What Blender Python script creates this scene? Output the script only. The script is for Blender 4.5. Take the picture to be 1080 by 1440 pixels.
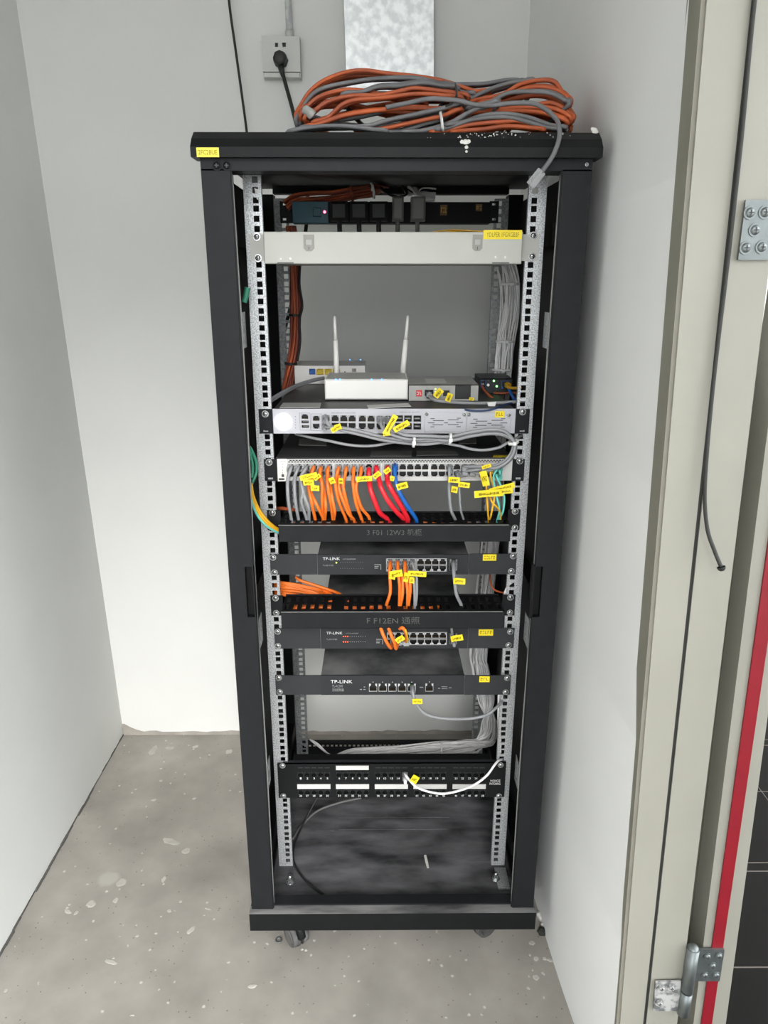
import bpy, math, random
from mathutils import Vector, Matrix
random.seed(7)
scene = bpy.context.scene
for o in list(bpy.data.objects): bpy.data.objects.remove(o)
col = scene.collection

# ------------------------------------------------------------------ camera
FPX = 1018.11
CAM = Vector((-0.02737, -1.30828, 1.38175))
YAW, PITCH, ROLL = 0.006866, 0.306915, 0.00065
_f = Vector((math.sin(YAW)*math.cos(PITCH), math.cos(YAW)*math.cos(PITCH), -math.sin(PITCH)))
_r0 = Vector((math.cos(YAW), -math.sin(YAW), 0)); _u0 = _r0.cross(_f)
_r = _r0*math.cos(ROLL) + _u0*math.sin(ROLL); _u = -_r0*math.sin(ROLL) + _u0*math.cos(ROLL)
cd = bpy.data.cameras.new('camera'); cam = bpy.data.objects.new('camera', cd); col.objects.link(cam)
cd.sensor_fit = 'VERTICAL'; cd.sensor_height = 36; cd.lens = FPX*36/1440; cd.clip_start = 0.02
m = Matrix(((_r.x, _u.x, -_f.x), (_r.y, _u.y, -_f.y), (_r.z, _u.z, -_f.z))).to_4x4()
cam.matrix_world = Matrix.Translation(CAM) @ m
scene.camera = cam

# ------------------------------------------------------------------ light
scene.view_settings.view_transform = 'Standard'; scene.view_settings.look = 'None'
scene.view_settings.gamma = 1; scene.view_settings.use_curve_mapping = False
scene.view_settings.exposure = 0.68
w = bpy.data.worlds.new('sky'); scene.world = w; w.use_nodes = True
bg = w.node_tree.nodes['Background']; bg.inputs[0].default_value = (0.95, 0.98, 1.0, 1); bg.inputs[1].default_value = 3.4
scene.cycles.max_bounces = 7

sd = bpy.data.lights.new('sun', 'SUN'); sd.energy = 1.6; sd.angle = math.radians(17); sd.color = (1, .985, .96)
sun = bpy.data.objects.new('sun', sd); col.objects.link(sun)
SAZ, SEL = math.radians(5), math.radians(30)      # hazy low sun, from the front opening and a little to the right
sun.rotation_euler = (-Vector((math.sin(SAZ)*math.cos(SEL), -math.cos(SAZ)*math.cos(SEL), math.sin(SEL)))).to_track_quat('-Z', 'Y').to_euler()
sun.location = (1, -4, 3)

def P(px, py, Y):
    d = _r*((px-540)/FPX) + _u*((720-py)/FPX) + _f
    t = (Y-CAM.y)/d.y
    return CAM + d*t
def PZ(px, py, z):
    d = _r*((px-540)/FPX) + _u*((720-py)/FPX) + _f
    return CAM + d*((z-CAM.z)/d.z)
def R(l, t, r, b, Y):
    my = (t+b)/2; mx = (l+r)/2
    return P(l, my, Y).x, P(r, my, Y).x, P(mx, b, Y).z, P(mx, t, Y).z

# ------------------------------------------------------------------ materials
MATS = {}
def srgb(c):
    return tuple((v/255/12.92 if v <= 10 else ((v/255+0.055)/1.055)**2.4) for v in c)
def mat(name, rgb, rough=0.5, metal=0.0, var=0.0, scale=30, bump=0.0, rgb2=None, emit=0, detail=4, thr=(0.35, 0.65), coat=0, trans=0, spec=None, stretch=None):
    m = bpy.data.materials.new(name); m.use_nodes = True; nt = m.node_tree; b = nt.nodes['Principled BSDF']
    c = srgb(rgb); b.inputs['Base Color'].default_value = (*c, 1); b.inputs['Roughness'].default_value = rough; b.inputs['Metallic'].default_value = metal
    if spec is not None: b.inputs['Specular IOR Level'].default_value = spec
    if trans: b.inputs['Transmission Weight'].default_value = trans
    if emit: b.inputs['Emission Color'].default_value = (*c, 1); b.inputs['Emission Strength'].default_value = emit
    if var or rgb2 or bump:
        tc = nt.nodes.new('ShaderNodeTexCoord'); n = nt.nodes.new('ShaderNodeTexNoise'); n.inputs['Scale'].default_value = scale; n.inputs['Detail'].default_value = detail
        if stretch:
            mp = nt.nodes.new('ShaderNodeMapping'); mp.inputs['Scale'].default_value = stretch
            nt.links.new(tc.outputs['Object'], mp.inputs['Vector']); nt.links.new(mp.outputs['Vector'], n.inputs['Vector'])
        else: nt.links.new(tc.outputs['Object'], n.inputs['Vector'])
        r = nt.nodes.new('ShaderNodeValToRGB'); r.color_ramp.elements[0].position, r.color_ramp.elements[1].position = thr
        c2 = srgb(rgb2) if rgb2 else tuple(v*(1-var) for v in c)
        r.color_ramp.elements[0].color = (*c2, 1); r.color_ramp.elements[1].color = (*c, 1)
        nt.links.new(n.outputs['Fac'], r.inputs['Fac']); nt.links.new(r.outputs['Color'], b.inputs['Base Color'])
        if bump:
            bp = nt.nodes.new('ShaderNodeBump'); bp.inputs['Strength'].default_value = bump; bp.inputs['Distance'].default_value = 0.002
            nt.links.new(n.outputs['Fac'], bp.inputs['Height']); nt.links.new(bp.outputs['Normal'], b.inputs['Normal'])
    MATS[name] = m
    return m
mat('plaster_back', (218, 218, 215), .85, var=.03, scale=5, bump=.15)  # same wall paint in three tones
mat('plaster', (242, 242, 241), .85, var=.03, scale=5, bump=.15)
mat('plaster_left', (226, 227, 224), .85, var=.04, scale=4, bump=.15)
mat('mortar', (160, 154, 146), .9, var=.2, scale=25, bump=.4)
mat('ceiling_paint', (215, 215, 210), .9, var=.03, scale=5)
mat('ground', (120, 118, 112), .9, var=.1, scale=2)
mat('cream_paint', (148, 146, 136), .42, var=.05, scale=9, bump=.03)
mat('cream_shade', (134, 131, 119), .7, var=.1, scale=20)  # darker cream for the caulk joint, its shading put into the colour
mat('crack_grey', (92, 90, 86), .9, var=.2, scale=40)
mat('rubber', (40, 41, 38), .7, var=.2, scale=40)
mat('gap_shade', (88, 86, 74), .8, var=.15, scale=8)  # back of the door gap, shade of the gap put into the colour
mat('seal_red', (134, 16, 32), .5, var=.1, scale=30)
mat('hinge_steel', (128, 134, 134), .42, .75, var=.2, scale=40)
mat('hinge_paint', (172, 171, 169), .6, rgb2=(96, 98, 98), scale=60, thr=(.42, .55), bump=.3)
mat('tile_dark', (14, 12, 11), .5, var=.25, scale=12, spec=.1)
mat('grout', (104, 98, 92), .8, var=.1, scale=30)
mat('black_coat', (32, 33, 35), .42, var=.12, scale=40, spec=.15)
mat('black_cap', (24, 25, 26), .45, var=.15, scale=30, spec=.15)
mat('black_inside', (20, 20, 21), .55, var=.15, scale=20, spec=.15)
mat('black_dust', (46, 46, 48), .7, rgb2=(112, 111, 114), scale=9, thr=(.32, .70), detail=10, stretch=(1, 2.6, 1), spec=.2)
mat('base_dust', (52, 52, 53), .6, rgb2=(132, 131, 131), scale=10, thr=(.38, .60), detail=8, stretch=(.6, 3, 1))
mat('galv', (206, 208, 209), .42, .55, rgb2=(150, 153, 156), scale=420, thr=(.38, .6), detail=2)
mat('galv_shaded', (150, 152, 153), .5, .5, rgb2=(118, 120, 122), scale=300, thr=(.4, .6))  # darker copy of galv, backlit shade of the rear rails in its colour
mat('galv_duct', (236, 238, 238), .4, .35, rgb2=(206, 209, 210), scale=60, thr=(.38, .62), detail=6)
mat('screw', (190, 192, 192), .25, .85, var=.15, scale=90)
mat('gasket', (118, 118, 115), .6, var=.1, scale=60)
mat('beige', (180, 180, 173), .45, var=.03, scale=20)
mat('beige_dark', (146, 144, 138), .5, var=.05, scale=20)
mat('silver', (182, 182, 188), .38, .0, var=.03, scale=30)
mat('silver_line', (120, 120, 124), .5, var=.05, scale=30)
mat('switch_white', (204, 203, 200), .42, var=.04, scale=30)
mat('chassis', (42, 43, 44), .5, rgb2=(62, 62, 62), scale=8, thr=(.35, .7), detail=8)
mat('chassis_dust', (56, 57, 58), .7, rgb2=(124, 124, 124), scale=9, thr=(.36, .64), detail=10, spec=.2)
mat('tp_grey', (42, 44, 47), .48, var=.08, scale=60, spec=.3)
mat('ear_grey', (46, 48, 50), .5, var=.08, scale=60, spec=.3)
mat('port_dark', (24, 24, 24), .5, var=.2, scale=60)
mat('port_rim', (150, 150, 148), .4, .3, var=.1, scale=60)
mat('port_rim_white', (205, 205, 205), .4, .2, var=.08, scale=60)
mat('port_metal', (168, 168, 170), .35, .6, var=.1, scale=60)
mat('gold', (110, 92, 50), .5, .5, var=.1, scale=90)
mat('white_plastic', (232, 230, 226), .4, var=.02, scale=20)
mat('white_plastic_top', (186, 185, 180), .5, var=.05, scale=20)
mat('sticker_grey', (168, 168, 164), .6, var=.08, scale=40)
mat('sticker_white', (200, 199, 196), .6, var=.04, scale=40)
mat('sticker_dim', (104, 104, 102), .6, var=.1, scale=30)
mat('yellow_label', (238, 214, 26), .5, var=.06, scale=60)
mat('yellow_pale', (236, 222, 76), .55, var=.05, scale=60)
mat('ink', (140, 122, 22), .7, var=.2, scale=60)
mat('white_ink', (225, 225, 225), .6, var=.03, scale=40)
mat('grey_ink', (150, 150, 148), .6, var=.2, scale=200)
mat('faint_ink', (96, 96, 94), .7, rgb2=(40, 40, 40), scale=900, thr=(.42, .58))
mat('dark_ink', (70, 70, 72), .6, var=.1, scale=40)
mat('c_orange', (240, 120, 40), .45, var=.12, scale=60)
mat('c_orange_old', (212, 102, 50), .55, rgb2=(160, 80, 52), scale=14, thr=(.35, .7))
mat('c_grey', (146, 147, 150), .5, var=.1, scale=60)
mat('c_grey_old', (132, 131, 133), .55, rgb2=(104, 104, 106), scale=14, thr=(.35, .7))
mat('c_red', (226, 36, 50), .35, var=.12, scale=60)
mat('c_blue', (28, 100, 186), .4, var=.12, scale=60)
mat('c_yellow', (232, 176, 40), .45, var=.1, scale=60)
mat('c_aqua', (110, 208, 196), .45, var=.1, scale=60)
mat('c_green', (50, 130, 104), .45, var=.1, scale=60)
mat('c_white', (240, 238, 238), .5, var=.12, scale=60)
mat('c_rust', (150, 72, 52), .55, var=.2, scale=50)
mat('c_navy', (40, 60, 100), .5, var=.1, scale=50)
mat('c_black', (36, 37, 36), .55, var=.15, scale=50)
mat('clear_plug', (206, 208, 210), .2, var=.1, scale=80, trans=.35)
mat('tie_white', (232, 232, 230), .4, var=.03, scale=50)
mat('teal', (34, 96, 112), .45, var=.1, scale=30)
mat('plug_grey', (128, 126, 122), .55, var=.08, scale=30)
mat('tyre', (58, 58, 58), .6, rgb2=(96, 95, 94), scale=30, thr=(.4, .65))
mat('led_white', (255, 255, 255), .4, emit=6)
mat('led_green', (120, 255, 120), .4, emit=3)
mat('led_yellow', (220, 240, 90), .4, emit=3)
mat('led_red', (255, 80, 50), .4, emit=2.5)
mat('led_pink', (255, 90, 130), .4, emit=5)
mat('led_blue', (60, 150, 255), .4, emit=3)
mat('plaster_lump', (228, 226, 220), .9, var=.12, scale=60, bump=.4)
mat('splash', (186, 182, 174), .9, var=.16, scale=30, bump=.2)
mat('socket_white', (190, 190, 186), .35, var=.02, scale=20)
mat('yellow_port', (214, 188, 40), .45, var=.1, scale=40)
mat('red_label', (206, 50, 54), .5, var=.15, scale=80)
mat('rust_floor', (120, 92, 60), .7, var=.2, scale=60)
# concrete floor: cement mottling and scattered plaster spatter (stains of the floor itself)
m = mat('concrete', (168, 163, 155), .8, rgb2=(136, 132, 125), scale=6, thr=(.3, .7), detail=12, bump=.25)
nt = m.node_tree; b = nt.nodes['Principled BSDF']; ramp = [n for n in nt.nodes if n.type == 'VALTORGB'][0]
tc = [n for n in nt.nodes if n.type == 'TEX_COORD'][0]
prev = ramp.outputs['Color']
for sc, th, colr, rnd in ((6, .16, (172, 168, 160), 1), (40, .15, (196, 192, 184), 1), (75, .13, (104, 100, 93), 1)):
    v = nt.nodes.new('ShaderNodeTexVoronoi'); v.inputs['Scale'].default_value = sc; v.inputs['Randomness'].default_value = rnd
    nz = nt.nodes.new('ShaderNodeTexNoise'); nz.inputs['Scale'].default_value = sc*4
    mx = nt.nodes.new('ShaderNodeMix'); mx.data_type = 'VECTOR'; mx.inputs[0].default_value = .03/sc*9
    nt.links.new(tc.outputs['Object'], nz.inputs['Vector']); nt.links.new(tc.outputs['Object'], mx.inputs[4]); nt.links.new(nz.outputs['Color'], mx.inputs[5])
    nt.links.new(mx.outputs[1], v.inputs['Vector'])
    # only some cells carry a spot
    sep = nt.nodes.new('ShaderNodeSeparateColor'); nt.links.new(v.outputs['Color'], sep.inputs[0])
    g1 = nt.nodes.new('ShaderNodeMath'); g1.operation = 'LESS_THAN'; g1.inputs[1].default_value = .4; nt.links.new(sep.outputs[0], g1.inputs[0])
    g2 = nt.nodes.new('ShaderNodeMapRange'); g2.inputs[1].default_value = th; g2.inputs[2].default_value = th*.6; nt.links.new(v.outputs['Distance'], g2.inputs[0])
    mu = nt.nodes.new('ShaderNodeMath'); mu.operation = 'MULTIPLY'; nt.links.new(g1.outputs[0], mu.inputs[0]); nt.links.new(g2.outputs[0], mu.inputs[1])
    mc = nt.nodes.new('ShaderNodeMix'); mc.data_type = 'RGBA'; nt.links.new(mu.outputs[0], mc.inputs[0]); nt.links.new(prev, mc.inputs[6]); mc.inputs[7].default_value = (*srgb(colr), 1)
    prev = mc.outputs[2]
nt.links.new(prev, b.inputs['Base Color'])

# ------------------------------------------------------------------ mesh helpers
class MB:
    def __init__(s): s.v = []; s.f = []; s.m = []; s.s = []
    def quad(s, a, b, c, d, mi=0, sm=False):
        n = len(s.v); s.v += [tuple(a), tuple(b), tuple(c), tuple(d)]; s.f.append((n, n+1, n+2, n+3)); s.m.append(mi); s.s.append(sm)
    def box(s, x0, x1, y0, y1, z0, z1, mi=0):
        if x0 > x1: x0, x1 = x1, x0
        n = len(s.v); s.v += [(x, y, z) for z in (z0, z1) for x, y in ((x0, y0), (x1, y0), (x1, y1), (x0, y1))]
        for f in ((3, 2, 1, 0), (4, 5, 6, 7), (0, 1, 5, 4), (1, 2, 6, 5), (2, 3, 7, 6), (3, 0, 4, 7)):
            s.f.append(tuple(n+i for i in f)); s.m.append(mi); s.s.append(False)
        return s
    def cbox(s, x0, x1, y0, y1, z0, z1, c=.002, mi=0):
        # box with chamfered vertical-plane outline (bevelled front edges)
        n = len(s.v)
        ring = lambda y, k: [(x0+k, y, z0+k), (x1-k, y, z0+k), (x1-k, y, z1-k), (x0+k, y, z1-k)]
        s.v += ring(y0, c) + ring(y0+c, 0) + ring(y1, 0)
        F = [(0, 1, 2, 3), (11, 10, 9, 8)] + [(4*k+i, 4*k+4+i, 4*k+4+(i+1) % 4, 4*k+(i+1) % 4) for k in (0, 1) for i in range(4)]
        for f in F: s.f.append(tuple(n+i for i in f)); s.m.append(mi); s.s.append(False)
        return s
    def prism(s, poly, f0, f1, mi=0):
        # poly: 2D points; f0, f1 map a 2D point to 3D at the two ends
        n = len(s.v); k = len(poly); s.v += [tuple(f0(*p)) for p in poly] + [tuple(f1(*p)) for p in poly]
        s.f.append(tuple(n+i for i in range(k))); s.f.append(tuple(n+k+i for i in reversed(range(k)))); s.m += [mi, mi]; s.s += [False]*2
        for i in range(k):
            j = (i+1) % k; s.f.append((n+i, n+k+i, n+k+j, n+j)); s.m.append(mi); s.s.append(False)
        return s
    def plate(s, a0, a1, b0, b1, c, t, holes, fn=None, mi=0):
        fn = fn or (lambda a, b, c: (a, c, b))
        eps = 1e-6
        A = sorted(set([a0, a1] + [min(max(h[i], a0), a1) for h in holes for i in (0, 1)])); B = sorted(set([b0, b1] + [min(max(h[i], b0), b1) for h in holes for i in (2, 3)]))
        A = [x for i, x in enumerate(A) if i == 0 or x-A[i-1] > eps]; B = [x for i, x in enumerate(B) if i == 0 or x-B[i-1] > eps]
        na, nb = len(A)-1, len(B)-1
        sol = [[True]*nb for _ in range(na)]
        for h in holes:
            for i in range(na):
                ma = (A[i]+A[i+1])/2
                if h[0] < ma < h[1]:
                    for j in range(nb):
                        if h[2] < (B[j]+B[j+1])/2 < h[3]: sol[i][j] = False
        S = lambda i, j: 0 <= i < na and 0 <= j < nb and sol[i][j]
        for i in range(na):
            for j in range(nb):
                if not sol[i][j]: continue
                p, q, u, v = A[i], A[i+1], B[j], B[j+1]
                s.quad(fn(p, u, c), fn(q, u, c), fn(q, v, c), fn(p, v, c), mi); s.quad(fn(p, v, c+t), fn(q, v, c+t), fn(q, u, c+t), fn(p, u, c+t), mi)
                if not S(i-1, j): s.quad(fn(p, v, c), fn(p, v, c+t), fn(p, u, c+t), fn(p, u, c), mi)
                if not S(i+1, j): s.quad(fn(q, u, c), fn(q, u, c+t), fn(q, v, c+t), fn(q, v, c), mi)
                if not S(i, j-1): s.quad(fn(p, u, c), fn(p, u, c+t), fn(q, u, c+t), fn(q, u, c), mi)
                if not S(i, j+1): s.quad(fn(q, v, c), fn(q, v, c+t), fn(p, v, c+t), fn(p, v, c), mi)
        return s
    def cyl(s, a, b, r0, r1=None, n=12, mi=0, caps=True, sm=True):
        r1 = r0 if r1 is None else r1; a = Vector(a); b = Vector(b); d = (b-a).normalized()
        u = d.orthogonal().normalized(); v = d.cross(u); k = len(s.v)
        for c, r in ((a, r0), (b, r1)):
            for i in range(n):
                t = 2*math.pi*i/n; s.v.append(tuple(c + (u*math.cos(t)+v*math.sin(t))*r))
        for i in range(n):
            j = (i+1) % n; s.f.append((k+i, k+j, k+n+j, k+n+i)); s.m.append(mi); s.s.append(sm)
        if caps:
            s.f.append(tuple(k+i for i in reversed(range(n)))); s.f.append(tuple(k+n+i for i in range(n))); s.m += [mi]*2; s.s += [False]*2
        return s
    def dome(s, c, d, r, h, n=10, mi=0):
        c = Vector(c); d = Vector(d).normalized(); u = d.orthogonal().normalized(); v = d.cross(u); k = len(s.v)
        lv = ((1, 0), (.85, .55), (.5, .88))
        for q, hh in lv:
            for i in range(n):
                t = 2*math.pi*i/n; s.v.append(tuple(c + (u*math.cos(t)+v*math.sin(t))*r*q + d*h*hh))
        s.v.append(tuple(c + d*h)); top = len(s.v)-1
        for l in range(2):
            for i in range(n):
                j = (i+1) % n; s.f.append((k+l*n+i, k+l*n+j, k+l*n+n+j, k+l*n+n+i)); s.m.append(mi); s.s.append(True)
        for i in range(n): s.f.append((k+2*n+i, k+2*n+(i+1) % n, top)); s.m.append(mi); s.s.append(True)
        return s
    def tube(s, pts, r, n=7, seg=6, mi=0, closed=False, flat=1.0):
        pts = spline([Vector(p) for p in pts], seg, closed)
        N = len(pts); k = len(s.v); u = None
        for i, p in enumerate(pts):
            if closed: d = pts[(i+1) % N]-pts[i-1]
            else: d = pts[min(i+1, N-1)]-pts[max(i-1, 0)]
            d = d.normalized() if d.length > 1e-9 else Vector((0, 0, 1))
            if u is None: u = d.orthogonal().normalized()
            else:
                u = u - d*u.dot(d); u = u.normalized() if u.length > 1e-6 else d.orthogonal().normalized()
            v = d.cross(u)
            for j in range(n):
                t = 2*math.pi*j/n; s.v.append(tuple(p + (u*math.cos(t) + v*math.sin(t)*flat)*r))
        for i in range(N if closed else N-1):
            i2 = (i+1) % N
            for j in range(n):
                j2 = (j+1) % n; s.f.append((k+i*n+j, k+i*n+j2, k+i2*n+j2, k+i2*n+j)); s.m.append(mi); s.s.append(True)
        if not closed:
            s.f.append(tuple(k+j for j in reversed(range(n)))); s.f.append(tuple(k+(N-1)*n+j for j in range(n))); s.m += [mi]*2; s.s += [False]*2
        return s
    def mesh(s, name, mats):
        me = bpy.data.meshes.new(name); me.from_pydata(s.v, [], s.f)
        for q in (mats if isinstance(mats, (list, tuple)) else [mats]): me.materials.append(MATS[q])
        me.polygons.foreach_set('material_index', s.m); me.polygons.foreach_set('use_smooth', s.s); me.update()
        return me
def spline(p, seg, closed=False):
    if len(p) < 3 and not closed: return p
    out = []; N = len(p)
    for i in range(N if closed else N-1):
        if closed: a, b, c, d = p[i-1], p[i], p[(i+1) % N], p[(i+2) % N]
        else: a, b, c, d = p[max(i-1, 0)], p[i], p[i+1], p[min(i+2, N-1)]
        for k in range(seg):
            t = k/seg
            out.append(.5*((2*b) + (c-a)*t + (2*a-5*b+4*c-d)*t*t + (3*b-a-3*c+d)*t**3))
    if not closed: out.append(p[-1])
    return out
_W = {}
def link(name, me, parent=None, loc=(0, 0, 0)):
    o = bpy.data.objects.new(name, me); col.objects.link(o); o.location = loc
    if parent is not None:
        o.parent = parent; o.matrix_parent_inverse = Matrix.Translation(-_W[parent.name])
    _W[o.name] = Vector(loc)
    return o
def obj(name, mb, mats, parent=None, loc=(0, 0, 0)):
    return link(name, mb.mesh(name, mats), parent, loc)
def tag(o, label=None, cat=None, group=None, kind=None):
    if label: o['label'] = label
    if cat: o['category'] = cat
    if group: o['group'] = group
    if kind: o['kind'] = kind
    return o
def thing(name, loc, label, cat, group=None):
    o = bpy.data.objects.new(name, None); col.objects.link(o); o.location = loc; _W[o.name] = Vector(loc); o.empty_display_size = .05
    return tag(o, label, cat, group)
def bx(name, mats, parent, x0, x1, y0, y1, z0, z1):
    return obj(name, MB().box(x0, x1, y0, y1, z0, z1), mats, parent)
_cache = {}
def shared(key, fn, mats):
    if key not in _cache: _cache[key] = fn().mesh(key, mats)
    return _cache[key]
def lettering(body, rect, Y, mt, parent, name='lettering', thick=.0003, rot=0):
    cu = bpy.data.curves.new('t', 'FONT'); cu.body = body; cu.resolution_u = 2; cu.extrude = .01
    t = bpy.data.objects.new('t', cu); col.objects.link(t); bpy.context.view_layer.update()
    me = bpy.data.meshes.new_from_object(t); bpy.data.objects.remove(t); bpy.data.curves.remove(cu)
    me.name = name
    if not me.vertices: return None
    xs = [v.co.x for v in me.vertices]; ys = [v.co.y for v in me.vertices]
    ax, bx_, ay, by = min(xs), max(xs), min(ys), max(ys); x0, x1, z0, z1 = rect
    for v in me.vertices:
        fx = (v.co.x-ax)/(bx_-ax); fy = (v.co.y-ay)/(by-ay); zz = v.co.z
        v.co = (x0+(x1-x0)*fx, Y + (-thick if zz > 0 else 0), z0+(z1-z0)*fy)
    if rot:
        c = Vector(((x0+x1)/2, Y, (z0+z1)/2)); M = Matrix.Translation(c) @ Matrix.Rotation(rot, 4, 'Y') @ Matrix.Translation(-c); me.transform(M)
    me.materials.clear(); me.materials.append(MATS[mt]); me.update()
    return link(name, me, parent)
def strokes(rect, Y, mt, parent, n=7, rot=0, name='print', cen=None):
    # illegible small print on a label: a row of short character-like bars
    x0, x1, z0, z1 = rect; mb = MB(); wd = (x1-x0)/n
    for i in range(n):
        a = x0+wd*(i+.15); b_ = x0+wd*(i+.8); k = random.randint(0, 3); t = (z1-z0)*.2
        if k != 1: mb.box(a, a+wd*.22, Y-.0002, Y, z0, z1)
        if k != 2: mb.box(a, b_, Y-.0002, Y, z1-t, z1)
        if k != 0: mb.box(a, b_, Y-.0002, Y, z0, z0+t)
        if k == 3: mb.box(b_-wd*.22, b_, Y-.0002, Y, (z0+z1)/2, z1)
    if rot:
        c = cen if cen is not None else Vector(((x0+x1)/2, Y, (z0+z1)/2)); M = Matrix.Translation(c) @ Matrix.Rotation(rot, 4, 'Y') @ Matrix.Translation(-c)
        mb.v = [tuple(M @ Vector(v)) for v in mb.v]
    return obj(name, mb, mt, parent)
def screw(parent, px, py, Y, r=.0048, name='screw', mt='screw'):
    def f():
        mb = MB(); mb.cyl((0, -.0012, 0), (0, 0, 0), r*1.35, n=14); mb.dome((0, -.0012, 0), (0, -1, 0), r, .0026, 12)
        mb.box(-r*.55, r*.55, -.0041, -.003, -r*.12, r*.12, 1); mb.box(-r*.12, r*.12, -.0041, -.003, -r*.55, r*.55, 1)
        return mb
    me = shared('screw_%g_%s' % (r, mt), f, [mt, 'dark_ink'])
    return link(name, me, parent, P(px, py, Y))
def rj45(parent, rect, Y, up=True, rim='port_rim', rw=.0006, name='port', inside='port_dark', pins='gold'):
    x0, x1, z0, z1 = rect; W, H = round(x1-x0, 4), round(z1-z0, 4)
    def f():
        mb = MB(); d = .011; a = W/2; h = H/2; k = .78*H; lw = .23*W; b0 = -h if up else h; sg = 1 if up else -1
        poly = [(-a, b0), (a, b0), (a, b0+sg*.62*H), (lw*1.25, b0+sg*.80*H), (lw*1.25, b0+sg*H), (-lw*1.25, b0+sg*H), (-lw*1.25, b0+sg*.80*H), (-a, b0+sg*.62*H)]
        n = len(poly)
        for i in range(n):
            p, q = poly[i], poly[(i+1) % n]
            mb.quad((p[0], 0, p[1]), (q[0], 0, q[1]), (q[0], d, q[1]), (p[0], d, p[1]), 0)
        k0 = len(mb.v); mb.v += [(p[0], d, p[1]) for p in poly]; mb.f.append(tuple(range(k0, k0+n))); mb.m.append(0); mb.s.append(False)
        # rim corners beside the latch notch, and rim edges
        for s in (-1, 1):
            mb.quad((s*lw*1.25, -rw, b0+sg*.80*H), (s*a, -rw, b0+sg*.62*H), (s*a, -rw, b0+sg*H), (s*lw*1.25, -rw, b0+sg*H), 1)
            mb.box(s*a-.0003, s*a+.0003, -rw, .001, -h, h, 1)
        mb.box(-a, a, -rw, .001, b0-.0003, b0+.0003, 1)
        for i in range(6):
            xx = -a*.62+i*a*1.24/5; mb.box(xx-W*.02, xx+W*.02, .003, .009, b0+sg*.06*H-.0002, b0+sg*.06*H+.0004, 2)
        return mb
    me = shared('port_%g_%g_%d_%s_%s' % (W, H, up, rim, inside), f, [inside, rim, pins])
    return link(name, me, parent, ((x0+x1)/2, Y, (z0+z1)/2))
def slotport(parent, rect, Y, rim='port_metal', name='port'):
    x0, x1, z0, z1 = rect; W, H = round(x1-x0, 4), round(z1-z0, 4)
    def f():
        mb = MB(); a, h, d = W/2, H/2, .012
        for p, q in (((-a, -h), (a, -h)), ((a, -h), (a, h)), ((a, h), (-a, h)), ((-a, h), (-a, -h))): mb.quad((p[0], 0, p[1]), (q[0], 0, q[1]), (q[0], d, q[1]), (p[0], d, p[1]), 0)
        mb.quad((-a, d, -h), (a, d, -h), (a, d, h), (-a, d, h), 0)
        t = .0004; mb.box(-a-t, a+t, -t, .001, h, h+t, 1); mb.box(-a-t, a+t, -t, .001, -h-t, -h, 1); mb.box(-a-t, -a, -t, .001, -h, h, 1); mb.box(a, a+t, -t, .001, -h, h, 1)
        mb.box(-a*.7, a*.7, .003, .01, -h*.25, h*.1, 2)
        return mb
    me = shared('slot_%g_%g_%s' % (W, H, rim), f, ['port_dark', rim, 'port_rim'])
    return link(name, me, parent, ((x0+x1)/2, Y, (z0+z1)/2))
def led(parent, px, py, Y, mt, r=.0011, name='indicator_light'):
    me = shared('led_%s_%g' % (mt, r), lambda: MB().dome((0, 0, 0), (0, -1, 0), r, r*.7, 8), mt)
    return link(name, me, parent, P(px, py, Y))
def sticker(parent, rect, Y, mt='yellow_label', n=6, name='label', txt=None, ink='ink'):
    x0, x1, z0, z1 = rect; s = obj(name, MB().box(x0, x1, Y-.0006, Y, z0, z1), mt, parent)
    k = (z1-z0)*.25; q = (x1-x0)*.08
    r2 = (x0+q, x1-q, z0+k, z1-k)
    if txt: lettering(txt, r2, Y-.0006, ink, s)
    elif n: strokes(r2, Y-.0006, ink, s, n)
    return s
def flag(parent, cx, cy, wpx, hpx, ang, Y, mt='yellow_label', n=5, name='flag_label'):
    # folded paper flag label wrapped on a cord
    c = P(cx, cy, Y); s = (P(cx+10, cy, Y)-P(cx, cy, Y)).length/10; W, H = wpx*s, hpx*s
    mb = MB(); N = 4
    for i in range(N):
        a, b_ = -W/2+W*i/N, -W/2+W*(i+1)/N; ya, yb = .0012*math.sin(i*1.3), .0012*math.sin((i+1)*1.3)
        mb.prism([(a, ya), (b_, yb), (b_, yb+.0007), (a, ya+.0007)], lambda x, y: (x, y, -H/2), lambda x, y: (x, y, H/2))
    M = Matrix.Translation(c) @ Matrix.Rotation(math.radians(ang), 4, 'Y')
    mb.v = [tuple(M @ Vector(v)) for v in mb.v]
    o = obj(name, mb, mt, parent)
    if n:
        st = MB(); z0, z1 = -H*.17, H*.17; wd = W*.7/n; n = max(n, int(W/.0034)); wd = W*.7/n
        for i in range(n):
            a = -W*.35+wd*(i+.1); st.box(a, a+wd*.2, -.0016, -.0013, z0, z1)
            st.box(a, a+wd*.7, -.0016, -.0013, random.choice((z0, z1-H*.1)), random.choice((z0, z1-H*.1))+H*.1)
        st.v = [tuple(M @ Vector(v)) for v in st.v]; obj('print', st, 'ink', o)
    return o

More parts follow.
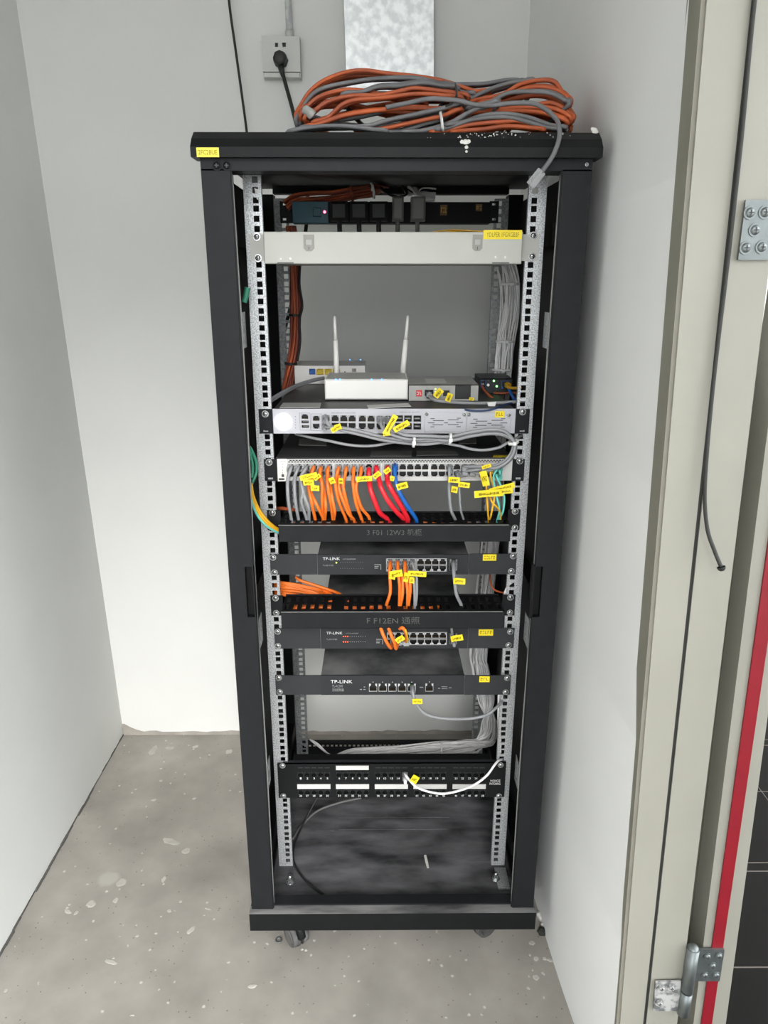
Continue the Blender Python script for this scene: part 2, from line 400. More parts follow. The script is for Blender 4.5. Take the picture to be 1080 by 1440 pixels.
# ------------------------------------------------------------------ the setting
FLZ = 0.0; WY = .695
def leanline(p0, p1, Y):
    a, b_ = P(*p0, Y), P(*p1, Y); k = (b_.x-a.x)/(b_.z-a.z)
    return lambda z: a.x + k*(z-a.z)
def leanbox(mb, fl, fr, y0, y1, z0, z1, mi=0):
    n = len(mb.v)
    for z in (z0, z1): mb.v += [(fl(z), y0, z), (fr(z), y0, z), (fr(z), y1, z), (fl(z), y1, z)]
    for f in ((3, 2, 1, 0), (4, 5, 6, 7), (0, 1, 5, 4), (1, 2, 6, 5), (2, 3, 7, 6), (3, 0, 4, 7)): mb.f.append(tuple(n+i for i in f)); mb.m.append(mi); mb.s.append(False)
    return mb
HC = 3.0; YF = -2.7; LINT = 2.9
fl = tag(obj('floor', MB().box(-1.05, .46, YF, .85, -.12, 0), 'concrete'), 'bare grey concrete floor spattered with plaster under the rack', kind='structure')
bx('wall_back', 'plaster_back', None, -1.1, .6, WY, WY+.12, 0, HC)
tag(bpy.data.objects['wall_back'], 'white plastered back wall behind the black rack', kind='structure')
mb = MB(); LW = lambda z: -.848-.018*z
leanbox(mb, lambda z: LW(z)-.15, LW, YF, WY, 0, HC)
wl = tag(obj('wall_left', mb, 'plaster_left'), 'plain plastered wall meeting the floor on a dark crack', kind='structure')
# hairline crack of mortar along the foot of the side wall, rough mortar along the foot of the back wall
mb = MB()
for i in range(46):
    y0 = -1.0+i*(1.69/46); mb.box(LW(0)-.002, LW(0)+.001+.005*random.random()*(1 if y0 < .45 else .3), y0, y0+1.69/46, 0, .002+.003*random.random())
obj('crack', mb, 'crack_grey', wl)
mb = MB(); xs_ = [-.862+i*.02 for i in range(61)]; hs_ = [.008+.006*random.random() + max(0, .03-abs(x+.85)*.5) for x in xs_]
for i in range(60): mb.quad((xs_[i], WY-.004, 0), (xs_[i+1], WY-.004, 0), (xs_[i+1], WY-.001, hs_[i+1]), (xs_[i], WY-.001, hs_[i])); mb.quad((xs_[i], WY-.001, hs_[i]), (xs_[i+1], WY-.001, hs_[i+1]), (xs_[i+1], WY, hs_[i+1]), (xs_[i], WY, hs_[i]))
tag(obj('mortar_strip', mb, 'mortar', bpy.data.objects['wall_back']))
# side wall behind the doorway jamb: its front edge leans a little
e1 = leanline((985, 0), (866, 1440), -.42)
def WX(y, z):
    t = (WY-y)/(WY+.42); return .334 + (e1(z)-.334)*max(t, 0)**5
mb = MB(); NY, NZ = 20, 8
for i in range(NY):
    for j in range(NZ):
        ya, yb = -.42+(WY+.42)*i/NY, -.42+(WY+.42)*(i+1)/NY; za, zb = HC*j/NZ, HC*(j+1)/NZ
        mb.quad((WX(ya, za), ya, za), (WX(yb, za), yb, za), (WX(yb, zb), yb, zb), (WX(ya, zb), ya, zb), 0, True)
mb.quad((WX(-.42, 0), -.42, 0), (WX(-.42, HC), -.42, HC), (.43, -.42, HC), (.43, -.42, 0)); mb.quad((.43, -.42, 0), (.43, -.42, HC), (.43, WY, HC), (.43, WY, 0))
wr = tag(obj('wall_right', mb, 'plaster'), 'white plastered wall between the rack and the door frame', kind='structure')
bx('ceiling', 'ceiling_paint', None, -1.2, 1.75, YF, .85, HC, HC+.1); tag(bpy.data.objects['ceiling'], 'white ceiling over the room and corridor', kind='structure')
mb = MB().box(.40, .55, YF, -1.45, 0, HC).box(.43, .55, -1.45, -.30, 2.14, HC).box(-1.1, 1.75, YF-.15, YF, LINT, HC).box(.40, 1.75, YF-.15, YF, 0, LINT).box(1.65, 1.75, YF, .85, LINT, HC)  # unseen walls; openings and lintels shaped to steer and block the daylight
tag(obj('wall_light_mask', mb, 'plaster'), 'unseen white walls, their openings shaped to guide daylight onto the rack and back wall', kind='structure')
obj('ground', MB().box(-14, 14, -22, YF, -.14, -.02).box(2.4, 16, YF, 14, -.14, -.02), 'ground'); tag(bpy.data.objects['ground'], 'unseen grey ground added outside to shut off the lower sky', kind='structure')  # unseen slab added so no sky light comes from below the horizon
# corridor floor of dark tiles beyond the doorway
fo = obj('floor_corridor', MB().box(.46, 2.4, YF, .85, -.12, -.0008), 'grout'); tag(fo, 'dark tiled floor beyond the doorway', kind='structure')
ys = [-1.9, -1.3, -.80, -.59, -.565, -.365, -.215, -.195, .3, .84]
ty = sorted([PZ(1050, y, 0).y for y in (1360, 1225, 1213, 1113, 1048, 1040)])
ys = [YF, -1.9, -1.25] + [v for v in ty if v > -1.2] + [ty[-1]+.3, .84]
for i in range(len(ys)-1):
    for xa, xb in ((.463, 1.06), (1.063, 1.66), (1.663, 2.4)):
        bx('tile', 'tile_dark', fo, xa, xb, ys[i]+.002, ys[i+1]-.002, -.006, 0)
bx('wall_corridor', 'plaster', None, .43, 2.4, .85, .95, 0, HC); tag(bpy.data.objects['wall_corridor'], 'white end wall of the corridor', kind='structure')

# door frame (jamb) facing the room's open side, and the fire door folded back behind it
YJ = -.42
seam = leanline((1058, 0), (905, 1440), YJ); b2r = leanline((1078, 380), (950, 1440), YJ)
fr = thing('trim_1', (.40, YJ, 0), 'cream painted steel door frame with a dark rubber seal groove', None); fr['kind'] = 'structure'
del_ = .0035
obj('jamb_face', leanbox(MB(), lambda z: e1(z)+.0045, lambda z: seam(z)-del_, YJ-.006, YJ+.05, 0, HC), 'cream_paint', fr)
obj('jamb_rebate', leanbox(MB(), lambda z: seam(z)+del_*.6, b2r, YJ-.005, YJ+.12, 0, HC), 'cream_paint', fr)
obj('seal_groove', leanbox(MB(), lambda z: seam(z)-del_, lambda z: seam(z)+del_*.6, YJ-.003, YJ+.05, 0, HC), 'rubber', fr)
obj('caulk_shade_line', leanbox(MB(), lambda z: e1(z)-.0005, lambda z: e1(z)+.0045, YJ-.003, YJ+.03, 0, HC), 'cream_shade', fr)  # caulk joint, the shaded edge of the frame coloured in
YD = -.39
dl = leanline((1080, 600), (975, 1440), YD); dr = leanline((1080, 1005), (1022, 1430), YD)
rl = leanline((1078, 770), (985, 1440), YD); rr = leanline((1080, 890), (1002, 1425), YD)
obj('recess_shade', leanbox(MB(), lambda z: b2r(z)-.01, lambda z: dl(z)+.01, YJ+.075, YJ+.12, 0, HC), 'gap_shade', fr)  # fills the gap with a dark tone in place of shade
dr_ = thing('door_1', (.50, YD, 0), 'cream fire door folded back, red seal strip along its edge', None); dr_['kind'] = 'structure'
obj('leaf', leanbox(MB(), dl, dr, YD, YD+.85, .012, 2.12), 'cream_paint', dr_)
obj('seal_strip', leanbox(MB(), rl, rr, YD-.003, YD, .012, 2.1), 'seal_red', dr_)
# lower hinge: knuckle in the gap, one plate on the frame (paint smeared), one on the door edge
def plate_px(pts, Y, t):
    q = [P(a, b, Y) for a, b in pts]; mb = MB(); n = len(mb.v); mb.v += [tuple(v) for v in q] + [(v.x, v.y+t, v.z) for v in q]
    for f in ((0, 1, 2, 3), (7, 6, 5, 4), (0, 4, 5, 1), (1, 5, 6, 2), (2, 6, 7, 3), (3, 7, 4, 0)): mb.f.append(tuple(n+i for i in f)); mb.m.append(0); mb.s.append(False)
    return mb
h = obj('hinge', MB().cyl(P(975, 1333, YJ-.012), P(966, 1392, YJ-.012), .0095, n=18).cyl(P(965.5, 1394, YJ-.012), P(960, 1425, YJ-.012), .0095, n=18).dome(P(975, 1333, YJ-.012), (0, 0, 1), .0085, .005, 14), 'hinge_steel', dr_)
obj('door_plate', plate_px([(981, 1336), (1019, 1336), (1012, 1380), (977, 1380)], YD-.007, .004), 'hinge_steel', h)
for a, b in ((995, 1345), (1011, 1344), (1002, 1358), (991, 1371), (1007, 1371)): screw(h, a, b, YD-.007, r=.0052, mt='hinge_steel')
obj('frame_plate', plate_px([(922, 1381), (958, 1380), (954, 1422), (919, 1422)], YJ-.011, .003), 'hinge_paint', h)
for a, b in ((930, 1389), (944, 1388), (927, 1410)): screw(h, a, b, YJ-.011, r=.0052, mt='hinge_paint')
h = obj('hinge', plate_px([(1049, 281), (1092, 281), (1086, 365.5), (1038, 365.5)], YJ-.011, .003), 'hinge_steel', dr_)
for a, b in ((1054.5, 299), (1075.5, 298.5), (1061.5, 323.5), (1048.5, 348.5), (1071, 347.5)): screw(h, a, b, YJ-.011, r=.0055, mt='hinge_steel')
# loose rubber seal hanging out of the groove
mb = MB(); sp = [(1068, -60), (1056, 50), (1042, 200), (1022, 380), (1011, 470), (1001, 560), (994, 640), (991, 700), (995, 745), (1005, 775), (1014, 797)]
mb.tube([P(a, b, YJ-.009-.00018*i*i) for i, (a, b) in enumerate(sp)], .0033, 8, 8, flat=.7)
mb.dome(P(1014, 797, YJ-.03), (0.3, -.2, -.9), .0055, .006)
tag(obj('rubber_seal', mb, 'rubber'), 'loose black rubber seal strip dangling from the door frame groove', 'seal strip')
# plaster spatter drops and flakes on the concrete
def splat(px, py, w_, name='plaster_drop', mt='splash', h=.0012, parent=None, ar=1.0):
    c = PZ(px, py, 0); mb = MB(); n = 12; r = w_/2; a0 = random.uniform(0, 3); k = len(mb.v); rr_ = [r*random.uniform(.72, 1.15) for _ in range(n)]
    for hh, q in ((0.0002, 1), (h, .7)):
        for i in range(n):
            t = 2*math.pi*i/n; x, y = rr_[i]*q*math.cos(t), rr_[i]*q*ar*math.sin(t); mb.v.append((c.x+x*math.cos(a0)-y*math.sin(a0), c.y+x*math.sin(a0)+y*math.cos(a0), hh))
    for i in range(n): mb.f.append((i, (i+1) % n, n+(i+1) % n, n+i)); mb.m.append(0); mb.s.append(True)
    mb.f.append(tuple(range(n, 2*n))); mb.m.append(0); mb.s.append(False)
    return obj(name, mb, mt, parent)
for px, py, w_, ar in ((240, 1183, .05, .5), (262, 1196, .022, 1), (172, 1241, .026, 1), (128, 1271, .022, 1), (163, 1266, .018, .7), (96, 1282, .024, .4), (157, 1353, .034, .35), (269, 1308, .026, .5), (238, 1281, .012, .8),
                       (254, 1268, .008, 1), (293, 1278, .018, .35), (322, 1057, .022, 1), (215, 1056, .05, .5), (239, 1052, .03, .6), (275, 1050, .02, .7), (216, 1125, .016, .6), (273, 1123, .014, .7), (200, 1224, .01, .5),
                       (193, 1316, .008, 1), (355, 1387, .02, .6), (107, 1284, .014, .7), (226, 1098, .012, 1), (54, 1383, .009, .5), (8, 1393, .008, 1), (186, 1428, .01, .4), (230, 1237, .022, .5), (140, 1163, .012, .5),
                       (748, 1326, .016, .8), (754, 1348, .013, 1), (774, 1350, .016, .6), (766, 1348, .01, 1), (749, 1364, .008, .6), (754, 1374, .015, .9), (764, 1369, .011, .6), (470, 1309, .008, 1), (430, 1336, .008, 1), (512, 1334, .007, 1), (614, 1310, .01, .6), (603, 1350, .006, 1),
                       (425, 1335, .007, 1), (745, 1343, .006, 1), (744, 1373, .006, 1)):
    splat(px, py, w_, parent=fl, ar=ar)

# ------------------------------------------------------------------ the rack cabinet
FY = -.100      # front plane of the posts
ZT, ZCM, ZCB, ZH = 1.600, 1.575, 1.561, 1.544   # cap top, cap bend, cap lip, header bottom
rack = thing('server_rack', (0, .2, 0), 'tall black open-front server rack cabinet on castors', 'server rack')
mb = MB(); prof = [(-.112, ZCB), (-.112, ZCM), (-.100, ZCM+.013), (-.082, ZT), (.50, ZT), (.50, ZT-.014), (-.07, ZT-.014), (-.07, ZCB)]
mb.prism(prof, lambda y, z: (-.309, y, z), lambda y, z: (.309, y, z))
cap = tag(obj('top_cap', mb, 'black_cap', rack), 'dusty black rounded top cap')
sticker(cap, R(276.5, 207.5, 308, 221, -.112), -.112, 'yellow_pale', txt='2FC2BUE', name='yellow_label')
# plaster crumbs stuck on the cap
mb = MB()
def crumb(px, py, Y, r, mb):
    c = P(px, py, Y); mb.dome(c, (0, -1, .3), r, r*.5, 6)
for i in range(90):
    px = random.choice((random.uniform(600, 835), random.gauss(700, 40))); py = random.uniform(186, 205)
    crumb(px, py, -.088-.022*(py-186)/20, random.uniform(.0004, .0011), mb)
obj('plaster_crumbs', mb, 'plaster_lump', cap)['kind'] = 'stuff'
mb = MB()
for px, py, r in ((650, 200, .004), (655, 201, .006), (659, 199, .0035), (653, 203, .004), (656, 207, .003), (656, 213, .0022)): crumb(px, py, -.105 if py < 205 else -.112, r, mb)
obj('plaster_blob', mb, 'plaster_lump', cap)
mb = MB()
for px, py, r in ((836, 183.5, .005), (838, 185, .004), (833, 181.5, .003)): crumb(px, py, -.082, r, mb)
obj('paint_chip', mb, 'plaster_lump', cap)
# header and posts
hd = obj('header_beam', MB().box(-.298, .298, FY, -.06, ZH, ZCB+.004), 'black_coat', rack)
for px in (305, 319): screw(hd, px, 233, FY, r=.0055, mt='black_cap', name='bolt')
screw(hd, 825, 231.5, FY, r=.002)
for s, (a, b, c, d) in ((-1, (346, 797, 356.5, 868)), (1, (749, 797, 761, 868))):
    xo, xi = s*.298, s*.2535
    sl = R(a, b, c, d, FY)
    mb = MB().plate(min(xo, xi), max(xo, xi), .118, ZH+.002, FY, .002, [sl])
    mb.box(xo-s*.002, xo, FY+.002, -.05, .118, ZH); mb.box(xi, xi-s*.002, FY+.002, FY+.014, .118, ZH)
    po = obj('front_post', mb, 'black_coat', rack)
    pk = MB(); x0, x1, z0, z1 = sl
    pk.box(x0-.003, x1+.003, FY+.012, FY+.013, z0-.003, z1+.003); pk.box(x0-.003, x0, FY+.002, FY+.012, z0-.003, z1+.003); pk.box(x1, x1+.003, FY+.002, FY+.012, z0-.003, z1+.003); pk.box(x0, x1, FY+.002, FY+.012, z1, z1+.003); pk.box(x0, x1, FY+.002, FY+.012, z0-.003, z0)
    obj('handle_recess', pk, 'black_inside', po)
    obj('gasket_strip', MB().tube([(xi-s*.0015, FY+.006, ZH-.005), (xi-s*.0035, FY+.006, 1.2), (xi-s*.001, FY+.006, .85), (xi-s*.003, FY+.006, .5), (xi-s*.0015, FY+.006, .13)], .0016, 6, 10), 'gasket', po)
    # side panel and rear post
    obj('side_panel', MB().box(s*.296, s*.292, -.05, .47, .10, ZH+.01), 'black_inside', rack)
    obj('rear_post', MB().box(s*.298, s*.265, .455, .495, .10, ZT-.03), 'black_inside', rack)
    # mounting rails, three square holes to the unit
    for Y, mt, nm in ((.0, 'galv', 'front_rail'), (.375, 'galv_shaded', 'rear_rail')):
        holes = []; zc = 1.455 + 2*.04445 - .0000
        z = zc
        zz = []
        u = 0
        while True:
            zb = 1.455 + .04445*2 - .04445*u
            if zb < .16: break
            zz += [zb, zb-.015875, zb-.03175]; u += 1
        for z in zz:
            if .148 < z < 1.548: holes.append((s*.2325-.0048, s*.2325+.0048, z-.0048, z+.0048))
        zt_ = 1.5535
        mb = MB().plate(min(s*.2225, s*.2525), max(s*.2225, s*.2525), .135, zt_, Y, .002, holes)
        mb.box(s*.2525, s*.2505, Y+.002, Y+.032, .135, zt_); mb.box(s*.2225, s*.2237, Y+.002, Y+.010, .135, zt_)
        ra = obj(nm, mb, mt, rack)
    # galvanised brackets that tie rail and post
    for z in [P(346, y, -.03).z for y in (465, 890, 1092)]:
        br = MB().plate(-.055, .0, z-.03, z+.03, s*.262, .0015, [(-.038, -.032, z-.006, z+.006), (-.022, -.016, z-.018, z-.008), (-.022, -.016, z+.006, z+.016)], lambda a, b, c: (c, a, b))
        obj('side_bracket', br, 'galv', rack)
    # cross braces from front rail to rear post
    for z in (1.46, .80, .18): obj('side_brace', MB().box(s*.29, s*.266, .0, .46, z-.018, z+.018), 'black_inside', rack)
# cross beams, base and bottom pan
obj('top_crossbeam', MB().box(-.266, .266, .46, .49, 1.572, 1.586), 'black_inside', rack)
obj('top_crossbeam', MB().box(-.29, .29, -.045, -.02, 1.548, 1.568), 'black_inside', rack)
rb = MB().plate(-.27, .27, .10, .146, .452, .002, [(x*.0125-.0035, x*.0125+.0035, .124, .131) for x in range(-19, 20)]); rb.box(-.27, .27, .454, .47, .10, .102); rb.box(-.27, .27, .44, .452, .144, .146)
obj('rear_sill', rb, 'black_inside', rack)
mb = MB().box(-.302, .302, -.112, -.08, .072, .1165)
bs = obj('base_front', mb, 'black_cap', rack)
obj('base_dust_ledge', MB().cbox(-.302, .302, -.1118, -.0905, .1165, .1172, .0002), 'base_dust', rack)
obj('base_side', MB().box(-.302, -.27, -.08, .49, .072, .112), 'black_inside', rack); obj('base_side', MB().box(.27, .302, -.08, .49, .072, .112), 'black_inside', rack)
obj('base_lip', MB().box(-.256, .256, -.0905, -.066, .105, .121), 'black_coat', rack)
for px in (366.5, 378.5, 724, 736): screw(bs, px, 1271, -.0905, r=.0055)
pan = obj('bottom_pan', MB().box(-.27, .27, -.066, .45, .088, .096), 'black_dust', rack)
a = PZ(478, 1130, .097); b = PZ(634, 1166, .097)
for xa, xb, ya, yb in ((a.x, b.x, PZ(550, 1150, .097).y, a.y), (a.x+.002, b.x-.01, b.y, PZ(550, 1152, .097).y), (.17, .235, .05, .40), (a.x-.055, a.x-.01, PZ(550, 1168, .097).y, a.y)):
    obj('knockout_plate', MB().cbox(xa, xb, ya, yb, .096, .0972, .0004), 'black_dust', pan)
for px, py in ((408, 1240), (697, 1236)):
    c = PZ(px, py, .098); o = obj('levelling_bolt', MB().cyl(c, c+Vector((0, 0, .012)), .006, n=6, sm=False).cyl(c, c+Vector((0, 0, .002)), .010, n=14).cyl(c, c+Vector((0, 0, .018)), .0035, n=8), 'screw', pan)
obj('bracket_foot', MB().box(.236, .262, -.03, .03, .096, .100), 'galv', pan)
# castors
for x, y, ang in ((-.217, -.065, 35), (.212, -.045, -60), (-.215, .42, 20), (.215, .42, -20)):
    ca = obj('castor', MB().box(x-.03, x+.03, y-.03, y+.03, .066, .072).cyl((x, y, .056), (x, y, .066), .018, n=16), 'hinge_steel', rack)
    t = math.radians(ang); ax = Vector((math.cos(t), math.sin(t), 0)); off = Vector((-math.sin(t), math.cos(t), 0))*-.012; c = Vector((x, y, .0275))+off
    for s in (-1, 1):
        obj('wheel', MB().cyl(c+ax*s*.004, c+ax*s*.019, .0275, .0245, n=22).cyl(c+ax*s*.019, c+ax*s*.021, .018, .014, n=18), 'tyre', ca)
    q = MB(); pts = [c+off*.2+Vector((0, 0, .0305)), c+off*1.4+Vector((0, 0, .024)), c+off*2.0+Vector((0, 0, .006))]
    q.tube([p for p in pts], .010, 8, 5); obj('hood', q, 'black_cap', ca)
# plaster chip lying in the pan
c0, c1 = PZ(598, 1203, .0975), PZ(602, 1221, .0975)
d = (c1-c0); sdir = Vector((d.y, -d.x, 0)).normalized()*.003
mb = MB(); 
for k, (p, ww) in enumerate(((c0, 1), (c0+d*.5, 1.15), (c1, .8))):
    mb.v += [tuple(p+sdir*ww), tuple(p-sdir*ww), tuple(p-sdir*ww*.6+Vector((0, 0, .002))), tuple(p+sdir*ww*.6+Vector((0, 0, .002)))]
for k in (0, 4):
    for i in range(4): mb.f.append((k+i, k+(i+1) % 4, k+4+(i+1) % 4, k+4+i)); mb.m.append(0); mb.s.append(False)
mb.f += [(0, 1, 2, 3), (8, 9, 10, 11)]; mb.m += [0, 0]; mb.s += [False]*2
tag(obj('plaster_chip', mb, 'plaster_lump'), 'small white plaster chip lying on the dusty rack bottom', 'debris')
# rubble lumps by the rack's foot near the wall
for i, (px, py, r, lb) in enumerate(((766, 1283, .016, 'upper pale mortar lump between rack foot and wall'), (769, 1297, .013, 'pale mortar lump beside the base corner of the rack'), (762, 1306, .010, 'small dark mortar lump at the base corner of the rack'))):
    c = PZ(px, py+6, 0); mb = MB(); n = 8
    for l, (q, hh) in enumerate(((1, 0), (1.1, .5), (.7, 1.1), (.2, 1.35))):
        for k in range(n): t = 2*math.pi*k/n; f_ = random.uniform(.75, 1.15); mb.v.append((c.x+r*q*f_*math.cos(t), c.y+r*q*f_*math.sin(t), r*hh*random.uniform(.9, 1.05)))
    for l in range(3):
        for k in range(n): mb.f.append((l*n+k, l*n+(k+1) % n, l*n+n+(k+1) % n, l*n+n+k)); mb.m.append(0); mb.s.append(False)
    mb.f.append(tuple(range(3*n, 4*n))); mb.m.append(0); mb.s.append(False)
    tag(obj('mortar_lump', mb, 'plaster_lump' if i < 2 else 'rubber'), lb, 'rubble', 'rubble by the rack foot')
c = PZ(392, 1323, 0); mb = MB().tube([(c.x+.006*math.cos(t), c.y+.006*math.sin(t), .002) for t in [i*math.pi/4 for i in range(8)]], .0016, 6, 3, closed=True)
tag(obj('washer', mb, 'hinge_steel'), 'small grey steel washer lying on the floor beside a castor', 'washer')

# ------------------------------------------------------------------ equipment, top to bottom
def ear(parent, rect, Y, mt, holes=(), name='ear', t=.002):
    return obj(name, MB().plate(*rect, Y-t, t, list(holes)), mt, parent)
# --- fibre drawer
YA = -.022
dw = thing('fiber_enclosure', (0, .1, 1.412), 'beige one-unit fibre drawer with two grey latches, near the rack top', 'fibre drawer')
fx = R(371, 326, 734.5, 371, YA)
obj('drawer_front', MB().cbox(fx[0], fx[1], YA, -.002, fx[2], fx[3], .0012), 'beige', dw)
obj('tray', MB().box(-.212, .212, -.002, .22, fx[2]+.002, fx[2]+.004).box(-.214, -.212, -.002, .22, fx[2]+.002, fx[3]-.004).box(.212, .214, -.002, .22, fx[2]+.002, fx[3]-.004).box(-.214, .214, .218, .22, fx[2]+.002, fx[3]-.006), 'beige_dark', dw)
for l, r_, s in ((352, 371.5, -1), (733.5, 757, 1)):
    er = ear(dw, R(l, 329.5, r_, 367, 0), 0, 'beige')
for px, py in ((361, 333), (362.8, 363), (750, 331.4), (748.3, 360.7)): screw(dw, px, py, -.002)
for l, r_ in ((427, 442), (664.5, 678.5)):
    x0, x1, z0, z1 = R(l, 330, r_, 353, YA); c = (x1-x0)*.25
    la = obj('latch', MB().prism([(x0, z1), (x1, z1), (x1, z0+c), (x1-c, z0), (x0+c, z0), (x0, z0+c)], lambda x, z: (x, YA-.0015, z), lambda x, z: (x, YA, z)), 'beige_dark', dw)
    obj('latch_button', MB().cbox(x0+(x1-x0)*.2, x1-(x1-x0)*.2, YA-.003, YA-.0015, z0+(z1-z0)*.34, z0+(z1-z0)*.72, .0005), 'sticker_grey', la)
    obj('latch_slot', MB().box((x0+x1)/2-.0005, (x0+x1)/2+.0005, YA-.0018, YA-.0015, z0+(z1-z0)*.08, z0+(z1-z0)*.26), 'dark_ink', la)
sticker(dw, R(680, 323.5, 734, 336.5, YA), YA, 'yellow_label', txt='YDLPER 1FGXGB3F', name='yellow_label')
for px, py in ((394.5, 364), (408, 364), (697, 361.5), (710.5, 361.5)): link('rivet', shared('rivet', lambda: MB().dome((0, 0, 0), (0, -1, 0), .0022, .001, 8), 'white_ink'), dw, P(px, py, YA))
for l, r_ in ((390, 413), (692, 716)): obj('hinge_tab', MB().box(*R(l, 369, r_, 370.5, YA)[:2], YA-.0005, YA, *R(l, 369, r_, 370.5, YA)[2:]), 'dark_ink', dw)
mb = MB()
for k in range(9):
    rr_ = .04+.0025*k; mb.tube([(.145+rr_*1.35*math.cos(t), .11+rr_*.8*math.sin(t), fx[2]+.045+.0015*k+.002*math.sin(3*t+k)) for t in [i*math.pi/6 for i in range(12)]], .0013, 5, 3, closed=True)
tag(obj('fiber_coil', mb, 'c_yellow'), 'coil of thin yellow fibre lying above the beige drawer tray', 'fibre coil')

# --- power strip on the rear rails
YP = .372
ps = thing('power_strip', (0, .38, 1.47), 'black rack power strip with teal switch end and red pilot light', 'power strip')
bx('body', 'black_inside', ps, *R(411, 284, 690, 314, YP-.04)[:2], YP-.04, YP-.003, *R(411, 284, 690, 314, YP-.04)[2:])
q = R(411, 283.5, 462, 314, YP-.041); tl = obj('switch_panel', MB().cbox(q[0], q[1], YP-.044, YP-.04, q[2], q[3], .001), 'teal', ps)
q = R(440, 292, 452, 305, YP-.044); obj('rocker', MB().cbox(q[0], q[1], YP-.049, YP-.044, q[2], q[3], .0015), 'teal', tl)
led(ps, 456.5, 298, YP-.044, 'led_pink', r=.0028, name='pilot_light')
for l, r_ in ((394, 411), (688, 701)): ear(ps, R(l, 283, r_, 314, YP), YP, 'black_coat', [R(l+4, 286, l+9, 289, YP), R(l+4, 307, l+9, 310, YP)])
for px in (477.5, 505, 532.5):
    q = R(px-12.5, 285, px+12.5, 312, YP-.04); pl = obj('plug', MB().cbox(q[0], q[1], YP-.072, YP-.04, q[2], q[3], .006), 'c_black', ps)
    obj('plug_cord', MB().tube([P(px, 311, YP-.06), P(px, 322, YP-.064), P(px+1, 334, YP-.06), P(px+3, 350, YP-.04)], .005, 8, 5), 'c_black', pl)
for l, r_ in ((551.5, 567), (577, 597)):
    q = R(l, 279, r_, 312, YP-.04); pl = obj('adapter_plug', MB().cbox(q[0], q[1], YP-.08, YP-.04, q[2], q[3], .004), 'plug_grey', ps)
    obj('plug_cord', MB().tube([P((l+r_)/2, 311, YP-.06), P((l+r_)/2, 320, YP-.064), P((l+r_)/2, 335, YP-.05)], .0045, 8, 5), 'plug_grey', pl)
for l, t, r_, b in ((619, 288, 629, 303), (669, 287, 678, 297)): sticker(ps, R(l, t, r_, b, YP-.04), YP-.04, 'rust_floor', n=3, name='tag', ink='c_yellow')
# --- red-and-white cable bundle along the rack top, rear
def bundle(name, path, n, spread, r, mts, label, cat, seg=6, group=None, wob=.35, nmat=None, closed=False):
    mb = MB(); pts = [Vector(p) for p in path]
    for k in range(n):
        a = 2*math.pi*random.random(); rad = spread*math.sqrt(random.random()); ph = random.random()*6
        q = []
        for i, p in enumerate(pts):
            sp = spread[i] if isinstance(spread, (list, tuple)) else spread
            d = (pts[min(i+1, len(pts)-1)]-pts[max(i-1, 0)]).normalized(); u = d.orthogonal().normalized(); v = d.cross(u)
            aa = a + wob*math.sin(ph+i*.9); q.append(p + (u*math.cos(aa)+v*math.sin(aa))*rad*(1+.15*math.sin(ph*2+i)))
        mb.tube(q, r*random.uniform(.85, 1.1), 5, seg, mi=k % len(mts))
    o = obj(name, mb, mts); tag(o, label, cat, group)
    return o
def tie(parent, c, d, r, mt='tie_white', w_=.0025, name='cable_tie'):
    c = Vector(c); d = Vector(d).normalized(); u = d.orthogonal().normalized(); v = d.cross(u); mb = MB(); n = 14; k = len(mb.v)
    for s in (-w_, w_):
        for i in range(n): t = 2*math.pi*i/n; mb.v.append(tuple(c+(u*math.cos(t)+v*math.sin(t))*r+d*s))
    for s in (w_, -w_):
        for i in range(n): t = 2*math.pi*i/n; mb.v.append(tuple(c+(u*math.cos(t)+v*math.sin(t))*(r+.001)+d*s))
    for l in range(4):
        for i in range(n): mb.f.append((k+l*n+i, k+l*n+(i+1) % n, k+(l+1) % 4*n+(i+1) % n, k+(l+1) % 4*n+i)); mb.m.append(0); mb.s.append(True)
    e = c+Vector((0, -r-.001, 0)); mb.box(e.x-.003, e.x+.003, e.y-.003, e.y, e.z-.003, e.z+.003)
    return obj(name, mb, mt, parent)
o = bundle('cable_bundle', [P(402, 290, .36), P(415, 281, .36), P(440, 278, .37), P(470, 277, .37), P(500, 272, .37), P(525, 268, .38), P(540, 262, .42)], 14, .012, .0028, ['c_rust', 'c_orange_old', 'c_grey', 'c_rust'], 'red, orange and white cable bundle above the power strip', 'cable bundle')
tie(o, P(495, 273, .37), (1, 0, .1), .0155, 'c_rust'); tie(o, P(524, 268, .375), (1, .1, .2), .0155, 'tie_white')
o = bundle('cable_bundle', [P(575, 262, .47), P(583, 268, .44), P(592, 274, .42), P(612, 276, .42)], 16, .014, .002, ['c_white'], 'fan of thin white wires at the upper rear of the rack', 'cable bundle')
tag(obj('power_cable', MB().tube([P(533, 262, .40), P(545, 272, .36), P(560, 277, .35), P(572, 272, .35), P(566, 262, .38)], .003, 6, 6), 'c_black'), 'thin black cord looping beside the red bundle', 'cord')
# rust-red riser bundle and black cord at the rear left
o = bundle('cable_bundle', [P(408, 318, .36), P(412, 350, .36), P(414, 390, .36), P(415, 430, .355), P(414, 470, .355), P(411, 500, .35), P(407, 525, .345), P(402, 548, .34)], 12, .010, .0032, ['c_rust', 'c_rust', 'c_orange_old'], 'rust-red cable bundle running down beside the rear rail', 'cable bundle')
tie(o, P(415, 443, .355), (0, 0, 1), .0135, 'c_black'); tie(o, P(409, 511, .348), (0, 0, 1), .0135, 'c_black')
tag(obj('power_cable', MB().tube([P(422, 372, .35), P(421, 400, .345), P(425, 430, .34), P(421, 450, .345), P(422, 480, .345), P(418, 508, .345)], .003, 6, 6), 'c_black'), 'thin black cord hanging beside the rust-red cable bundle', 'cord')
